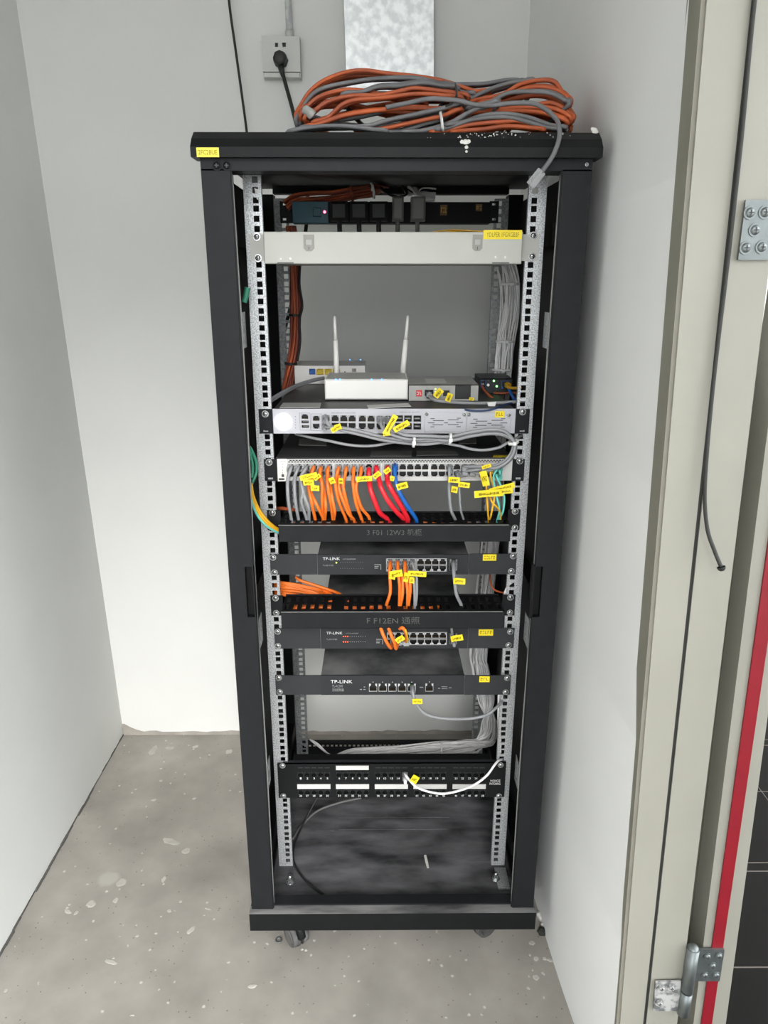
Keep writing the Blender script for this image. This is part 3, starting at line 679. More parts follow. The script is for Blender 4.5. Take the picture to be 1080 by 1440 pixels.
# white cable riser at the rear right that turns along the patch panel
path = [P(712, 372, .345), P(717, 400, .345), P(716, 440, .34), P(710, 480, .335), P(706, 520, .33), Vector((.243, .325, 1.05)), Vector((.243, .325, .85)), P(674, 905, .33), P(675, 940, .31), P(683, 985, .27), P(687, 1015, .24), P(683, 1040, .20), P(660, 1052, .17), P(620, 1056, .15), P(575, 1060, .13), P(530, 1063, .12), P(495, 1066, .11), P(470, 1076, .085), P(452, 1088, .06)]
o = bundle('cable_bundle', path, 42, .019, .0021, ['c_white'], 'thick bundle of thin white cables down the rear right to the patch panel', 'cable bundle', wob=.5)
for i in (1, 3, 4): tie(o, path[i], (0, .05, 1), .021)
tie(o, path[13], (1, 0, 0), .021)
mb = MB()
for k in range(4): mb.tube([P(560, 1062+k, .12), P(520, 1058+k*1.5, .11), P(495, 1063, .11), P(478, 1066-k, .11), P(462, 1060, .12), P(447, 1049-k, .14), P(436, 1040, .17)], .0019, 5, 6)
tag(obj('white_wire', mb, 'c_white'), 'few loose white wires curving away behind the patch panel', 'wire')
tag(obj('white_wire', MB().tube([P(702, 972, .02), P(701.5, 1010, .015), P(703, 1040, .012), P(703, 1062, .01)], .0032, 6, 6), 'c_white'), 'single white cable dropping along the rail below the wireless controller', 'wire')

# --- firewall appliance
YB = -.006
LV = lambda x, y: y - 4*(1-(x-384)/340) + 2
def RB(l, t, r_, b, Y=YB): mx = (l+r_)/2; return R(l, LV(mx, t), r_, LV(mx, b), Y)
fw = thing('firewall_appliance', (0, .2, 1.12), 'silver-fronted firewall appliance with a glowing round light', 'network appliance')
fb = R(384, 575, 724.5, 609.5, YB)
ports = []
holes = []
for l, t, r_, b, up in ((424, 584, 433.5, 590.5, 1), (440, 586, 449.5, 593, 1), (440, 597, 449.5, 604, 0)): ports.append((RB(l, t, r_, b), up))
for i, l in enumerate((453.5, 466.3, 478.5, 490.2, 504.6, 516.8, 529.5, 540.6)):
    ports.append((RB(l, 585, l+10, 593.2), 1)); ports.append((RB(l, 595.5, l+10, 604), 0))
sfp = []
for l in (556, 568.5, 581.5): sfp += [RB(l, 584, l+10.5, 592.5), RB(l, 595, l+10.5, 603.5)]
usb = [RB(424, 593, 434, 596.5), RB(424.5, 599.5, 434.5, 603)]
obj('front_panel', MB().plate(*fb, YB, .003, [p[0] for p in ports]+sfp+usb), 'silver', fw)
zB = fb[3]
obj('chassis', MB().box(-.2185, .2185, .009, .45, fb[2]+.001, zB-.001).box(-.2185, .2185, YB+.003, .009, zB-.002, zB-.001).box(-.2185, .2185, YB+.003, .009, fb[2]+.001, fb[2]+.002), 'chassis', fw)
for rc, up in ports: rj45(fw, rc, YB, bool(up))
for rc in sfp: slotport(fw, rc, YB)
for rc in usb: slotport(fw, rc, YB, 'port_rim', name='usb_port')
c = P(398.5, LV(398, 595), YB); obj('status_light', MB().cyl((c.x, YB-.0012, c.z), (c.x, YB, c.z), .0148, n=32), 'led_white', fw)
for y in (587.5, 592, 595.5, 599, 603): led(fw, 415.5, LV(415, y), YB, 'dark_ink', r=.0007)
for l, t, r_, b in ((421.5, 582, 436.5, 606.5), (437.5, 583, 452.3, 607)):
    q = RB(l, t, r_, b); mb = MB()
    for a in ((q[0], q[0]+.0006, q[2], q[3]), (q[1]-.0006, q[1], q[2], q[3]), (q[0], q[1], q[2], q[2]+.0006), (q[0], q[1], q[3]-.0006, q[3])): mb.box(a[0], a[1], YB-.0004, YB, a[2], a[3])
    obj('port_outline', mb, 'silver_line', fw)
for l, r_, dy in ((597, 655.5, 0), (656.5, 718, 0)):
    q = RB(l, 578.5, r_, 606.8); bp_ = obj('blank_plate', MB().cbox(q[0], q[1], YB-.0015, YB, q[2], q[3], .0006), 'silver', fw)
    s = MB(); ww = q[1]-q[0]; hh = q[3]-q[2]
    for u0, u1, v in ((.14, .24, .68), (.20, .46, .58), (.56, .82, .62), (.77, .87, .70), (.08, .24, .47), (.47, .56, .47), (.76, .92, .49), (.19, .45, .37), (.56, .82, .38), (.14, .24, .27), (.77, .87, .28)): s.box(q[0]+ww*u0, q[0]+ww*u1, YB-.0017, YB-.0014, q[2]+hh*v-.0006, q[2]+hh*v+.0007)
    obj('vent_slots', s, 'dark_ink', bp_)
    for px in (l+3, r_-2.5): screw(bp_, px, LV(px, 582), YB-.0015, r=.0032)
lettering('M5/28500-F-MASTER', RB(466, 580.5, 500, 582.5), YB, 'silver_line', fw); lettering('GE00-05 SLOT', RB(562, 578.5, 590, 580.2), YB, 'silver_line', fw)
sticker(fw, RB(696, 576, 709, 585), YB-.0016, n=3, name='yellow_label')
for l, r_ in ((364.5, 384), (724.5, 744)): ear(fw, R(l, 575, r_, 609.5, 0), 0, 'black_coat', [R(l+6, 605-.5, l+13, 608-1, 0)])
for px, py in ((373, 582), (735, 579)): screw(fw, px, py, -.002)
for pts in (((398, 569), (452, 568.5), (450, 575), (393, 576)), ((516, 571), (574, 567.5), (578, 571.5), (518, 575.5))):
    q = [PZ(a, LV(a, b), zB) for a, b in pts]; mb = MB(); mb.v = [tuple(v+Vector((0, 0, .0002))) for v in q]+[tuple(v+Vector((0, 0, .0012))) for v in q]
    for f in ((0, 1, 2, 3), (4, 5, 6, 7), (0, 1, 5, 4), (1, 2, 6, 5), (2, 3, 7, 6), (3, 0, 4, 7)): mb.f.append(f); mb.m.append(0); mb.s.append(False)
    obj('paper_sticker', mb, 'sticker_grey' if pts[0][0] < 450 else 'sticker_white', fw)

# --- boxes on top of the firewall
def boxthing(name, pxl, pxr, pyt, pyb, depth, mts, label, cat, z0=None, Y=None):
    base = PZ((pxl+pxr)/2, pyb, zB); Yf = Y if Y is not None else base.y
    x0, x1 = P(pxl, pyb, Yf).x, P(pxr, pyb, Yf).x; z1 = P((pxl+pxr)/2, pyt, Yf).z
    t = thing(name, ((x0+x1)/2, Yf+depth/2, zB), label, cat)
    return t, x0, x1, Yf, zB+.002, z1
t, x0, x1, Yf, z0, z1 = boxthing('wifi_router', 457, 573.5, 534, 563.5, .11, None, 'white wireless router with two upright antennas and blue lights', 'router')
obj('body', MB().cbox(x0, x1, Yf, Yf+.11, z0, z1, .0025), 'white_plastic', t)
obj('top_cover', MB().cbox(x0+.003, x1-.003, Yf+.003, Yf+.108, z1, z1+.0012, .0005), 'white_plastic_top', t)
for (a, b), (c_, d) in (((470.5, 446), (473.5, 527)), ((573.5, 445), (566, 525))):
    Ya = Yf+.104; pa, pb = P(a, b, Ya), P(c_, d, Ya); pb.z = z1-.008 if pb.z > z1-.008 else pb.z
    mid = pa*.62+pb*.38
    an = obj('antenna', MB().cyl(pb, mid, .0062, .0050, n=14).cyl(mid, pa, .0040, .0028, n=14).dome(pa, (0, 0, 1), .0028, .002, 12), 'white_plastic', t)
    obj('antenna_joint', MB().cyl((pb.x-.008, Ya, z1-.006), (pb.x+.008, Ya, z1-.006), .0065, n=14), 'white_plastic', an)
for px in (472, 478, 522.5, 537): led(t, px, 533.5, Yf+.001, 'led_blue', r=.0013)
obj('badge', MB().box(*R(555, 532.4, 565, 533.4, Yf+.02)[:2], Yf+.008, Yf+.014, z1+.0012, z1+.0016), 'silver_line', t)
for s in (.02, -.02): obj('foot', MB().box((x0+x1)/2-.05+s, (x0+x1)/2+.05+s, Yf+.02, Yf+.09, zB, z0), 'c_black', t)
# optical modem behind it
Ym = .335
x0, x1, z0_, z1 = R(414.5, 514.5, 513.5, 540, Ym); t = thing('optical_modem', ((x0+x1)/2, Ym+.05, zB), 'white optical modem with yellow sockets, behind the wireless router', 'modem')
mh = [R(435, 518.5, 443.5, 526.5, Ym)]+[R(445+i*11.5, 518.5, 455+i*11.5, 527, Ym) for i in range(3)]
obj('body', MB().plate(x0, x1, zB, z1, Ym, .002, mh).box(x0, x1, Ym+.013, Ym+.11, zB, z1-.001), 'white_plastic', t)
obj('top_cover', MB().box(x0, x1, Ym+.002, Ym+.11, z1-.001, z1), 'white_plastic_top', t)
for i, rc in enumerate(mh): rj45(t, rc, Ym, True, 'c_blue' if i == 0 else 'yellow_port', inside='c_blue' if i == 0 else 'yellow_port')
obj('round_button', MB().cyl(P(485, 523, Ym), P(485, 523, Ym-.002), .0014, n=10), 'dark_ink', t)
sticker(t, R(495, 518, 501, 523, Ym), Ym, 'sticker_grey', n=2, name='sticker', ink='dark_ink')
for px in (492, 507): led(t, px, 506, Ym+.05, 'led_blue', r=.0012)
# grey converter box
t, x0, x1, Yf, z0, z1 = boxthing('media_converter', 575, 672, 541, 563.5, .13, None, 'grey metal converter box with red tag and dark square window', 'converter')
gh = [R(597, 548, 609.5, 560.5, Yf)]
obj('body', MB().plate(x0, x1, zB, z1, Yf, .002, gh).box(x0, x1, Yf+.0135, Yf+.13, zB, z1-.001).box(x0, x1, Yf, Yf+.13, z1-.0015, z1), 'sticker_grey', t)
rj45(t, gh[0], Yf, False)
sticker(t, R(585, 548.5, 593.5, 557.5, Yf), Yf, 'red_label', n=3, name='red_tag', ink='white_ink')
obj('window_panel', MB().cbox(*R(640, 541.5, 662, 561, Yf)[:2], Yf-.001, Yf, *R(640, 541.5, 662, 561, Yf)[2:], .0004), 'port_dark', t)
obj('socket', MB().cbox(*R(623, 549, 632, 557, Yf)[:2], Yf-.001, Yf, *R(623, 549, 632, 557, Yf)[2:], .0004), 'port_dark', t)
for y in (547, 551, 555): led(t, 612.5, y, Yf, 'led_yellow', r=.0012)
obj('top_sticker', MB().box(x0+.035, x0+.075, Yf+.03, Yf+.09, z1, z1+.0003), 'sticker_white', t)
# small black converter
Yk = .19
x0, x1, z0_, z1 = R(675, 532.5, 720, 553, Yk); t = thing('media_converter', ((x0+x1)/2, Yk+.04, zB), 'small black converter with green lights and blue socket', 'converter')
kh = [R(676.5, 535.5, 682, 545, Yk), R(705.5, 536, 716, 546.5, Yk)]
obj('body', MB().plate(x0, x1, zB, z1, Yk, .002, kh).box(x0, x1, Yk+.0135, Yk+.09, zB, z1-.001).box(x0, x1, Yk, Yk+.09, z1-.0015, z1), 'tp_grey', t)
slotport(t, kh[0], Yk, 'c_blue'); rj45(t, kh[1], Yk, False, 'c_blue')
obj('push_button', MB().cyl(P(686.5, 541.5, Yk), P(686.5, 541.5, Yk-.002), .0028, n=14), 'white_plastic', t)
for a, b in ((694.5, 535.5), (698.5, 543.2)): led(t, a, b, Yk, 'led_green', r=.0022)
for a, b in ((678, 535), (686.5, 535), (699, 535.5), (694, 541)): led(t, a, b, Yk, 'sticker_dim', r=.001)

# --- 48-port switch
YC = -.012
sw = thing('network_switch', (0, .2, 1.03), 'white 48-port network switch with mesh strip and many plugged cords', 'network switch')
fc = R(390, 645.5, 720, 676, YC)
pc = []; blocks = (404.7, 471.4, 540.3, 606)
for bi, b0 in enumerate(blocks):
    for i in range(6):
        l = b0+i*10.65; pc.append((R(l, 652.8, l+9.4, 660.2, YC), 1)); pc.append((R(l, 663, l+9.4, 670.2, YC), 0))
sf = [R(l, t_, l+9.5, t_+7, YC) for l in (674, 685, 696) for t_ in (654, 663.5)]
lp = R(390, 645.5, 404, 677, YC-.002)
ms = R(404.5, 646.3, 716, 650.8, YC)
NX = 74; px_ = (ms[1]-ms[0])/NX; hz = (ms[3]-ms[2])/2
mh = [(ms[0]+px_*(i+.12+(.5 if k else 0)), ms[0]+px_*(i+.86+(.5 if k else 0)), ms[2]+hz*(k+.15), ms[2]+hz*(k+.85)) for i in range(NX-1) for k in (0, 1)]
fpn = obj('front_panel', MB().plate(fc[0], fc[1], fc[2], ms[2]-.0003, YC, .003, [p[0] for p in pc]+sf), 'switch_white', sw)
me_ = MB().plate(fc[0], fc[1], ms[2]-.0003, fc[3], YC, .0012, mh); vm = obj('vent_mesh', me_, 'switch_white', sw); obj('mesh_shade_sheet', MB().box(ms[0], ms[1], YC+.002, YC+.0025, ms[2], fc[3]-.0005), 'port_dark', vm)  # dark sheet added behind the mesh to stand for shade in its holes
obj('chassis', MB().box(-.2185, .2185, .0025, .40, fc[2]+.0005, fc[3]-.0005), 'chassis', sw)
for rc, up in pc: rj45(sw, rc, YC, bool(up), 'port_metal')
for rc in sf: slotport(sw, rc, YC, 'port_metal', name='fiber_port')
cl = obj('corner_panel', MB().cbox(*lp[:2], YC-.002, YC, *lp[2:], .0006), 'white_plastic', sw)
strokes(R(391.5, 647.8, 401, 649.2, YC-.002), YC-.002, 'silver_line', cl, 8)
for y in (653, 657, 661.5, 665): led(cl, 397.5, y, YC-.002, 'dark_ink', r=.0007)
obj('button', MB().cbox(*R(396, 667, 399.5, 670.5, YC-.002)[:2], YC-.0035, YC-.002, *R(396, 667, 399.5, 670.5, YC-.002)[2:], .0004), 'dark_ink', cl)
obj('usb_port', MB().box(*R(392, 672.5, 400, 675, YC-.002)[:2], YC-.0025, YC-.002, *R(392, 672.5, 400, 675, YC-.002)[2:]), 'dark_ink', cl)
for x in (468.3, 536.5, 602.7, 671): q = R(x-.6, 652, x+.6, 671, YC); obj('divider', MB().box(q[0], q[1], YC-.0006, YC, q[2], q[3]), 'white_plastic', sw)
for l, r_ in ((372, 390.5), (720, 737)): ear(sw, R(l, 645.5, r_, 676, 0), 0, 'black_coat', [R(l+5, 671, l+12, 674, 0)])
for px, py in ((378.3, 650), (731, 648)): screw(sw, px, py, -.002)
zC = fc[3]
for pts, mt in ((((421, 617), (459, 616), (459, 627), (420, 626)), 'sticker_grey'), (((522, 634), (579, 634), (579, 642), (520, 642)), 'sticker_dim'), (((586, 634), (640, 634), (645, 640), (586, 640.5)), 'sticker_dim'), (((645, 617), (670, 616), (670, 624), (645, 624)), 'sticker_grey'), (((694, 640), (715, 640), (715, 643), (693, 643)), 'yellow_port')):
    q = [PZ(a, b, zC) for a, b in pts]; mb = MB(); mb.v = [tuple(v+Vector((0, 0, -.0002))) for v in q]+[tuple(v+Vector((0, 0, .0004))) for v in q]
    for f in ((0, 1, 2, 3), (4, 5, 6, 7), (0, 1, 5, 4), (1, 2, 6, 5), (2, 3, 7, 6), (3, 0, 4, 7)): mb.f.append(f); mb.m.append(0); mb.s.append(False)
    obj('paper_sticker', mb, mt, sw)

# --- cable managers (slotted duct with front cover)
def manager(py_top_front, py_bot, ears, label, txt, trect):
    Yc = -.08
    x0, x1, z0, z1 = R(392 if py_top_front < 800 else 395.5, py_top_front, 718 if py_top_front < 800 else 709.5, py_bot, Yc)
    mg = thing('cable_manager', (0, -.03, z0), label, 'cable manager', 'cable managers')
    cv = obj('cover', MB().cbox(x0, x1, Yc, Yc+.0025, z0, z1, .0008), 'black_coat', mg)
    obj('cover_edge', MB().box(x0, x1-.004, Yc+.0002, Yc+.0025, z1, z1+.0008), 'port_rim', cv)
    obj('back_plate', MB().plate(x0, x1, z0-.002, z1+.002, -.003, .002, []), 'black_coat', mg)
    n = 26; wd = (x1-x0)/n
    hol = [(x0+wd*(i+.25), x0+wd*(i+.75), -.066, -.042) for i in range(n) if i % 7 != 6] + [(x0+wd*(i+.25), x0+wd*(i+.75), -.034, -.014) for i in range(n) if i % 7 != 6]
    obj('slotted_top', MB().plate(x0, x1, Yc+.0025, -.003, z1-.002, .002, hol, lambda a, b, c: (a, b, c)), 'black_inside', mg)
    obj('slotted_bottom', MB().plate(x0, x1, Yc+.0025, -.003, z0, .002, hol, lambda a, b, c: (a, b, c)), 'black_inside', mg)
    for l, t_, r_, b in ears: ear(mg, R(l, t_, r_, b, 0), 0, 'black_coat')
    lettering(txt, R(*trect, Yc), Yc, 'faint_ink', cv)
    return mg, x0, x1, z0, z1
mD, dx0, dx1, dz0, dz1 = manager(739, 762, ((376, 717, 395, 745), (714, 716, 731, 745)), 'black slotted cable manager directly under the 48-port switch', '3 F01 12W3 机柜', (516, 744, 593, 753))
for px, py in ((383, 721), (724.4, 719), (724, 742)): screw(mD, px, py, -.002)
mF, ex0, ex1, ez0, ez1 = manager(861, 884, ((381, 837, 398, 865), (706, 836, 724, 865)), 'black slotted cable manager below the upper dark sixteen-port switch', 'F F12EN 通照', (516, 868, 590, 877.5))
for px, py in ((387.5, 841), (388.5, 861.6), (717.8, 840), (717, 861)): screw(mF, px, py, -.002)

# --- dark grey 16-port switches
def sixteen(body, earl, earr, p1, p2, rows, up_rect, label, lab, Y=-.006, depth=.19):
    t = thing('rack_switch', (0, .1, R(*body, Y)[2]), label, 'network switch', 'dark sixteen-port switches')
    fb = R(*body, Y); pr = []
    for b0, n in ((p1, 4), (p2, 4)):
        for i in range(n):
            l = b0+i*10.35; pr.append((R(l, rows[0], l+9.6, rows[1], Y), 1)); pr.append((R(l, rows[2], l+9.6, rows[3], Y), 0))
    ur = R(*up_rect, Y)
    obj('front_panel', MB().plate(*fb, Y, .003, [p[0] for p in pr]+[ur]), 'tp_grey', t)
    obj('chassis', MB().box(fb[0]+.001, fb[1]-.001, Y+.013, Y+depth, fb[2]+.001, fb[3]-.0008).box(fb[0]+.001, fb[1]-.001, Y+.003, Y+.013, fb[3]-.0016, fb[3]-.0008), 'chassis_dust', t)
    for rc, up in pr: rj45(t, rc, Y, bool(up), 'port_rim_white')
    rj45(t, ur, Y, True, 'port_rim')
    for b0 in (p1, p2):
        q = R(b0-1, rows[0]-1, b0+41.3, rows[3]+1, Y); mb = MB()
        for a in ((q[0], q[0]+.0007, q[2], q[3]), (q[1]-.0007, q[1], q[2], q[3]), (q[0], q[1], q[2], q[2]+.0007), (q[0], q[1], q[3]-.0007, q[3])): mb.box(a[0], a[1], Y-.0004, Y, a[2], a[3])
        obj('port_outline', mb, 'port_rim_white', t)
    for rc in (earl, earr): ear(t, R(*rc, Y), Y+.002, 'ear_grey')
    sticker(t, R(*lab, Y), Y, n=5, name='yellow_label')
    return t, fb
tE, fE = sixteen((446.5, 780, 659, 808), (380, 779.5, 446, 808), (659.6, 779, 726, 807.5), 544, 586.7, (786.3, 793.7, 795.3, 802.6), (632.5, 786.5, 642.8, 802), 'upper dark grey sixteen-port switch with grey and orange cords', (679, 779.5, 698, 788.3))
Y = -.006
lettering('TP-LINK', R(454, 783.8, 478, 787.6, Y), Y, 'white_ink', tE); lettering('16口千兆以太网交换机', R(482, 785.3, 500.5, 787.2, Y), Y, 'grey_ink', tE); lettering('TL-SG1016D', R(454, 794, 469, 796, Y), Y, 'grey_ink', tE)
for i in range(11):
    for y in (791, 799.3):
        led(tE, 479+i*3.1, y, Y, 'grey_ink', r=.0005)
led(tE, 473, 791.3, Y, 'led_yellow', r=.0013)
def icon(t, px, py, mt):
    mb = MB()
    for dy, l in ((0, 6), (2.4, 6), (4.8, 5)): q = R(px, py+dy, px+l, py+dy+1, Y); mb.box(q[0], q[1], Y-.0003, Y, q[2], q[3])
    q = R(px+6, py, px+9.5, py+1, Y); mb.box(q[0], q[1], Y-.0003, Y, q[2], q[3]); q = R(px+8.5, py, px+9.5, py+7.5, Y); mb.box(q[0], q[1], Y-.0003, Y, q[2], q[3])
    obj('cable_symbol', mb, mt, t)
icon(tE, 526.5, 793.6, 'grey_ink')
for px, py in ((383.8, 783.8), (386, 805), (721.8, 781.8), (719, 803)): screw(tE, px, py, -.006)
tG, fG = sixteen((451, 884, 658, 912), (386, 884, 450.5, 912), (658.5, 883.5, 723, 911.5), 545.3, 586.9, (890, 897.3, 899, 905.8), (632.5, 890.5, 642.5, 905.5), 'lower dark grey sixteen-port switch with red lights and orange cords', (673, 885, 693.5, 893.7), depth=.34)
lettering('TP-LINK', R(459, 888.5, 481.5, 892, Y), Y, 'white_ink', tG); lettering('16口千兆以太网交换机', R(486, 889.8, 504, 891.4, Y), Y, 'grey_ink', tG); lettering('TL-SG1016D', R(459, 898, 474, 900, Y), Y, 'grey_ink', tG)
for i in range(11):
    for y in (895, 902.6): led(tG, 483+i*3.05, y, Y, 'led_red' if i < 3 else 'white_ink', r=.0011 if i < 3 else .0005)
icon(tG, 529, 898.5, 'grey_ink')
for px, py in ((390.5, 888), (391, 908), (717.5, 888), (715, 907)): screw(tG, px, py, -.006)

# --- wireless controller
Y = -.006
wc = thing('wireless_controller', (0, .1, .58), 'dark grey wireless controller with one row of ports and dusty top', 'network appliance')
fb = R(451, 949.8, 653, 977, Y)
pr = [R(l, 961.3, l+10.8, 972, Y) for l in (519.2, 532.8, 546.4, 560, 573.6)] + [R(598.5, 961, 609, 972, Y)]
obj('front_panel', MB().plate(*fb, Y, .003, pr), 'tp_grey', wc)
obj('chassis', MB().box(fb[0]+.001, fb[1]-.001, Y+.013, Y+.20, fb[2]+.001, fb[3]-.0008).box(fb[0]+.001, fb[1]-.001, Y+.003, Y+.013, fb[3]-.0016, fb[3]-.0008), 'chassis_dust', wc)
for i, rc in enumerate(pr):
    rj45(wc, rc, Y, True, 'port_rim_white', rw=.0008)
    obj('port_number', MB().box((rc[0]+rc[1])/2-.0005, (rc[0]+rc[1])/2+.0005, Y-.0003, Y, rc[3]+.0025, rc[3]+.0045), 'white_ink', wc)
for l, r_ in ((387.5, 451), (653.6, 718)): ear(wc, R(l, 950, r_, 977, Y), Y+.002, 'ear_grey')
lettering('TP-LINK', R(465, 956.3, 495.5, 960.8, Y), Y, 'white_ink', wc); lettering('TL-AC300', R(467, 963.2, 482, 966.5, Y), Y, 'grey_ink', wc); lettering('无线控制器', R(467, 968, 483.5, 972.2, Y), Y, 'grey_ink', wc)
for l, t_, r_, b in ((506, 969, 509, 970), (511.5, 965.5, 513.5, 966.5), (511, 969, 514, 970), (590, 966, 595, 967), (616, 967.5, 619, 968.5), (621, 965.3, 629, 966), (621, 968, 629, 968.7), (631, 966.7, 635, 967.6)): q = R(l, t_, r_, b, Y); obj('marking', MB().box(q[0], q[1], Y-.0003, Y, q[2], q[3]), 'grey_ink', wc)
for a, b in ((575.5, 962.5), (583, 962.5)): led(wc, a, b, Y, 'led_green', r=.0011)
sticker(wc, R(674, 951, 688.5, 959, Y), Y, n=3, name='yellow_label')
for px, py in ((392, 953), (393.4, 972.6), (713.3, 953.3), (711, 973)): screw(wc, px, py, -.006)

# --- voice patch panel
Y = -.008
pp = thing('voice_patchbay', (0, .05, .37), 'black fifty-port voice patch panel with white label strips', 'patch panel')
fb = R(391, 1073.3, 710.5, 1121.5, Y)
gx = (418, 472.3, 527, 581.3, 636.3); pr = []
for g in gx:
    for i in range(5): pr.append(R(g+i*9.4+.7, 1085.5, g+i*9.4+8.2, 1092.6, Y)); pr.append(R(g+i*9.4+1.2, 1111, g+i*9.4+8.7, 1117.3, Y))
obj('front_panel', MB().plate(*fb, Y, .003, pr), 'black_cap', pp)
obj('panel_edge', MB().box(fb[0]+.012, fb[1], Y, Y+.012, fb[3]-.0012, fb[3]), 'tp_grey', pp)
obj('rear_housing', MB().box(-.21, .21, Y+.012, .03, fb[2]+.004, fb[3]-.004), 'black_inside', pp)
for rc in pr: rj45(pp, rc, Y, True, 'ear_grey', pins='port_dark')
n1 = 0
for gi, g in enumerate(gx):
    for i in range(5):
        for row, yy, n_ in ((0, 1094.6, gi*5+i+1), (1, 1119, 26+gi*5+i)):
            cx = g+i*9.4+4.9; wd = 1.0 if n_ < 10 else 1.8
            lettering(str(n_), R(cx-wd, yy-1.3, cx+wd, yy+1.3, Y), Y, 'white_ink', pp, name='port_number')
    q = R(g, 1102.6, g+46.8, 1109, Y); o = obj('label_strip', MB().cbox(q[0], q[1], Y-.0022, Y, q[2], q[3], .0008), 'sticker_white', pp)
    if gi == 1: q = R(g, 1076.6, g+46.3, 1082.3, Y); obj('label_strip', MB().cbox(q[0], q[1], Y-.0022, Y, q[2], q[3], .0008), 'sticker_white', pp)
    else:
        mb = MB()
        for i in range(5): q = R(g+i*9.4+1, 1079, g+i*9.4+8, 1080.3, Y); mb.box(q[0], q[1], Y-.0003, Y, q[2], q[3])
        obj('strip_clips', mb, 'ear_grey', pp)
lettering('VOICE', R(689, 1096.5, 703.5, 1099.5, Y), Y, 'white_ink', pp); lettering('PATCHING', R(688.5, 1100.5, 703.5, 1103.6, Y), Y, 'white_ink', pp)
for px, py in ((397.2, 1076.5), (398.3, 1118.9), (704, 1075.6), (701.5, 1118.9)): screw(pp, px, py, Y)

# ------------------------------------------------------------------ cords
ORD = ['first', 'second', 'third', 'fourth', 'fifth', 'sixth', 'seventh', 'eighth', 'ninth', 'tenth', 'eleventh']
def plugmesh():
    mb = MB(); mb.cbox(-.0055, .0055, -.020, 0, -.004, .004, .0012); mb.box(-.002, .002, -.018, -.002, .004, .0062); return mb
def cord(name, pts, r, mt, label, group=None, plug=None, plugmat='clear_plug', tail=None, seg=7, cat='patch cord', boot=True, n=8):
    q = [P(a, b, y) for a, b, y in pts]
    if tail: q += [q[-1]+Vector(v) for v in tail]
    t = thing(name, q[0], label, cat, group)
    obj('cable', MB().tube(q, r, n, seg), mt, t)
    if plug:
        Yp = plug; c = P(pts[0][0], pts[0][1], Yp)
        link('plug', shared('plug_'+plugmat, plugmesh, plugmat), t, c)
        if boot:
            p0 = Vector((c.x, Yp-.018, c.z)); obj('boot', MB().cyl(p0, p0+Vector((0, -.010, -.004)), .0046, r*1.05, n=8), mt, t)
    return t
YS = YC   # switch face
def drop(pts, r, mt, label, group, flags=(), plugpx=None, plugmat='clear_plug', yb=-.052):
    # cord that leaves a switch port, bends down and enters the slots of the manager below
    p0 = plugpx or (pts[0][0], 657); n = len(pts)
    path = [(p0[0], p0[1], YS-.016), (p0[0], p0[1]+2, YS-.030)]
    for i, (a, b) in enumerate(pts):
        f = i/(n-1); path.append((a, b, -.050 - .014*math.sin(math.pi*min(1, f*1.1)) + (.004 if i == n-1 else 0)))
    t = cord('patch_cable', path, r, mt, label, group, plug=YS, plugmat=plugmat, tail=[(0.001, .004, -.022)])
    for f in flags: flag(t, *f)
    return t
G = 'cords between the 48-port switch and the manager'
grey = [([(405, 672), (404.5, 690), (406, 708), (410, 732)], (409, 657)), ([(415, 670), (414, 686), (416, 709), (420, 732)], (419, 657)),
        ([(423, 672), (426, 692), (424, 706), (432, 732)], (430, 657)), ([(426, 680), (428.5, 699), (434, 714), (434.5, 731)], (430, 667))]
for i, (p, pl) in enumerate(grey): drop(p, .0031, 'c_grey', '%s grey cord from the left dropping from the 48-port switch' % ORD[i], G, plugpx=pl)
orange = [([(434, 682), (438, 705), (443.5, 732)], (440.5, 657), ((434, 670, 25, 7.5, -14, -.070), (434, 678.5, 15, 8, -4, -.071))), ([(437, 690), (446, 711), (455, 731)], (440.5, 667), ((443, 686.5, 12, 8, 2, -.0712),)),
          ([(450, 668), (453, 682), (453, 705), (454.5, 732)], (451, 657), ((446, 671, 11, 6, -40, -.068),)), ([(456, 690), (458, 712), (457, 731)], (451, 667), ()),
          ([(460.5, 668), (461, 684), (464.6, 705), (468.5, 732)], (461.5, 657), ((467, 676, 8, 9, -20, -.069),)), ([(465, 684), (467, 700), (470.5, 719), (469.5, 732)], (461.5, 667), ()),
          ([(473, 670), (472, 684), (476.7, 706), (487, 732)], (476, 657), ()), ([(476.7, 672), (477, 688), (484, 708), (490.6, 723), (498, 732)], (476, 667), ((479.5, 676.5, 6, 8, 0, -.066),)),
          ([(485, 670), (482.7, 684), (488, 708), (495, 732)], (486.7, 657), ()), ([(497, 668), (496.6, 682), (500.7, 708), (509, 732)], (497.3, 657), ()), ([(507, 668), (501, 682), (502, 695), (508.3, 714), (519, 728)], (508, 657), ((512, 673.5, 22, 7.5, -5, -.071), (530, 668, 12, 7, -40, -.072)))]
for i, (p, pl, f) in enumerate(orange): drop(p, .0031, 'c_orange', '%s orange cord from the left dropping from the 48-port switch' % ORD[i], G, f, plugpx=pl)
red = [([(519, 675), (521, 688), (525.5, 701), (534, 721), (545, 731)], (518.7, 660), ()), ([(533, 674), (536, 686), (546.3, 705), (558, 720), (568.5, 732)], (529.3, 657), ()), ([(544.4, 672), (548, 684), (559, 703), (574, 731)], (545, 657), ((544.5, 662, 10, 7, -40, -.07), (551.5, 673, 6, 7, 10, -.066)))]
for i, (p, pl, f) in enumerate(red): drop(p, .0046, 'c_red', '%s thick red cord from the left below the 48-port switch' % ORD[i], G, f, plugpx=pl, plugmat='clear_plug')
drop([(555, 664), (558.5, 684), (570, 707), (585.5, 731)], .0038, 'c_blue', 'blue cord dropping from the 48-port switch beside the red cords', G, ((565.5, 683.5, 16, 9, -18, -.069),), plugpx=(555.3, 655), plugmat='c_blue')
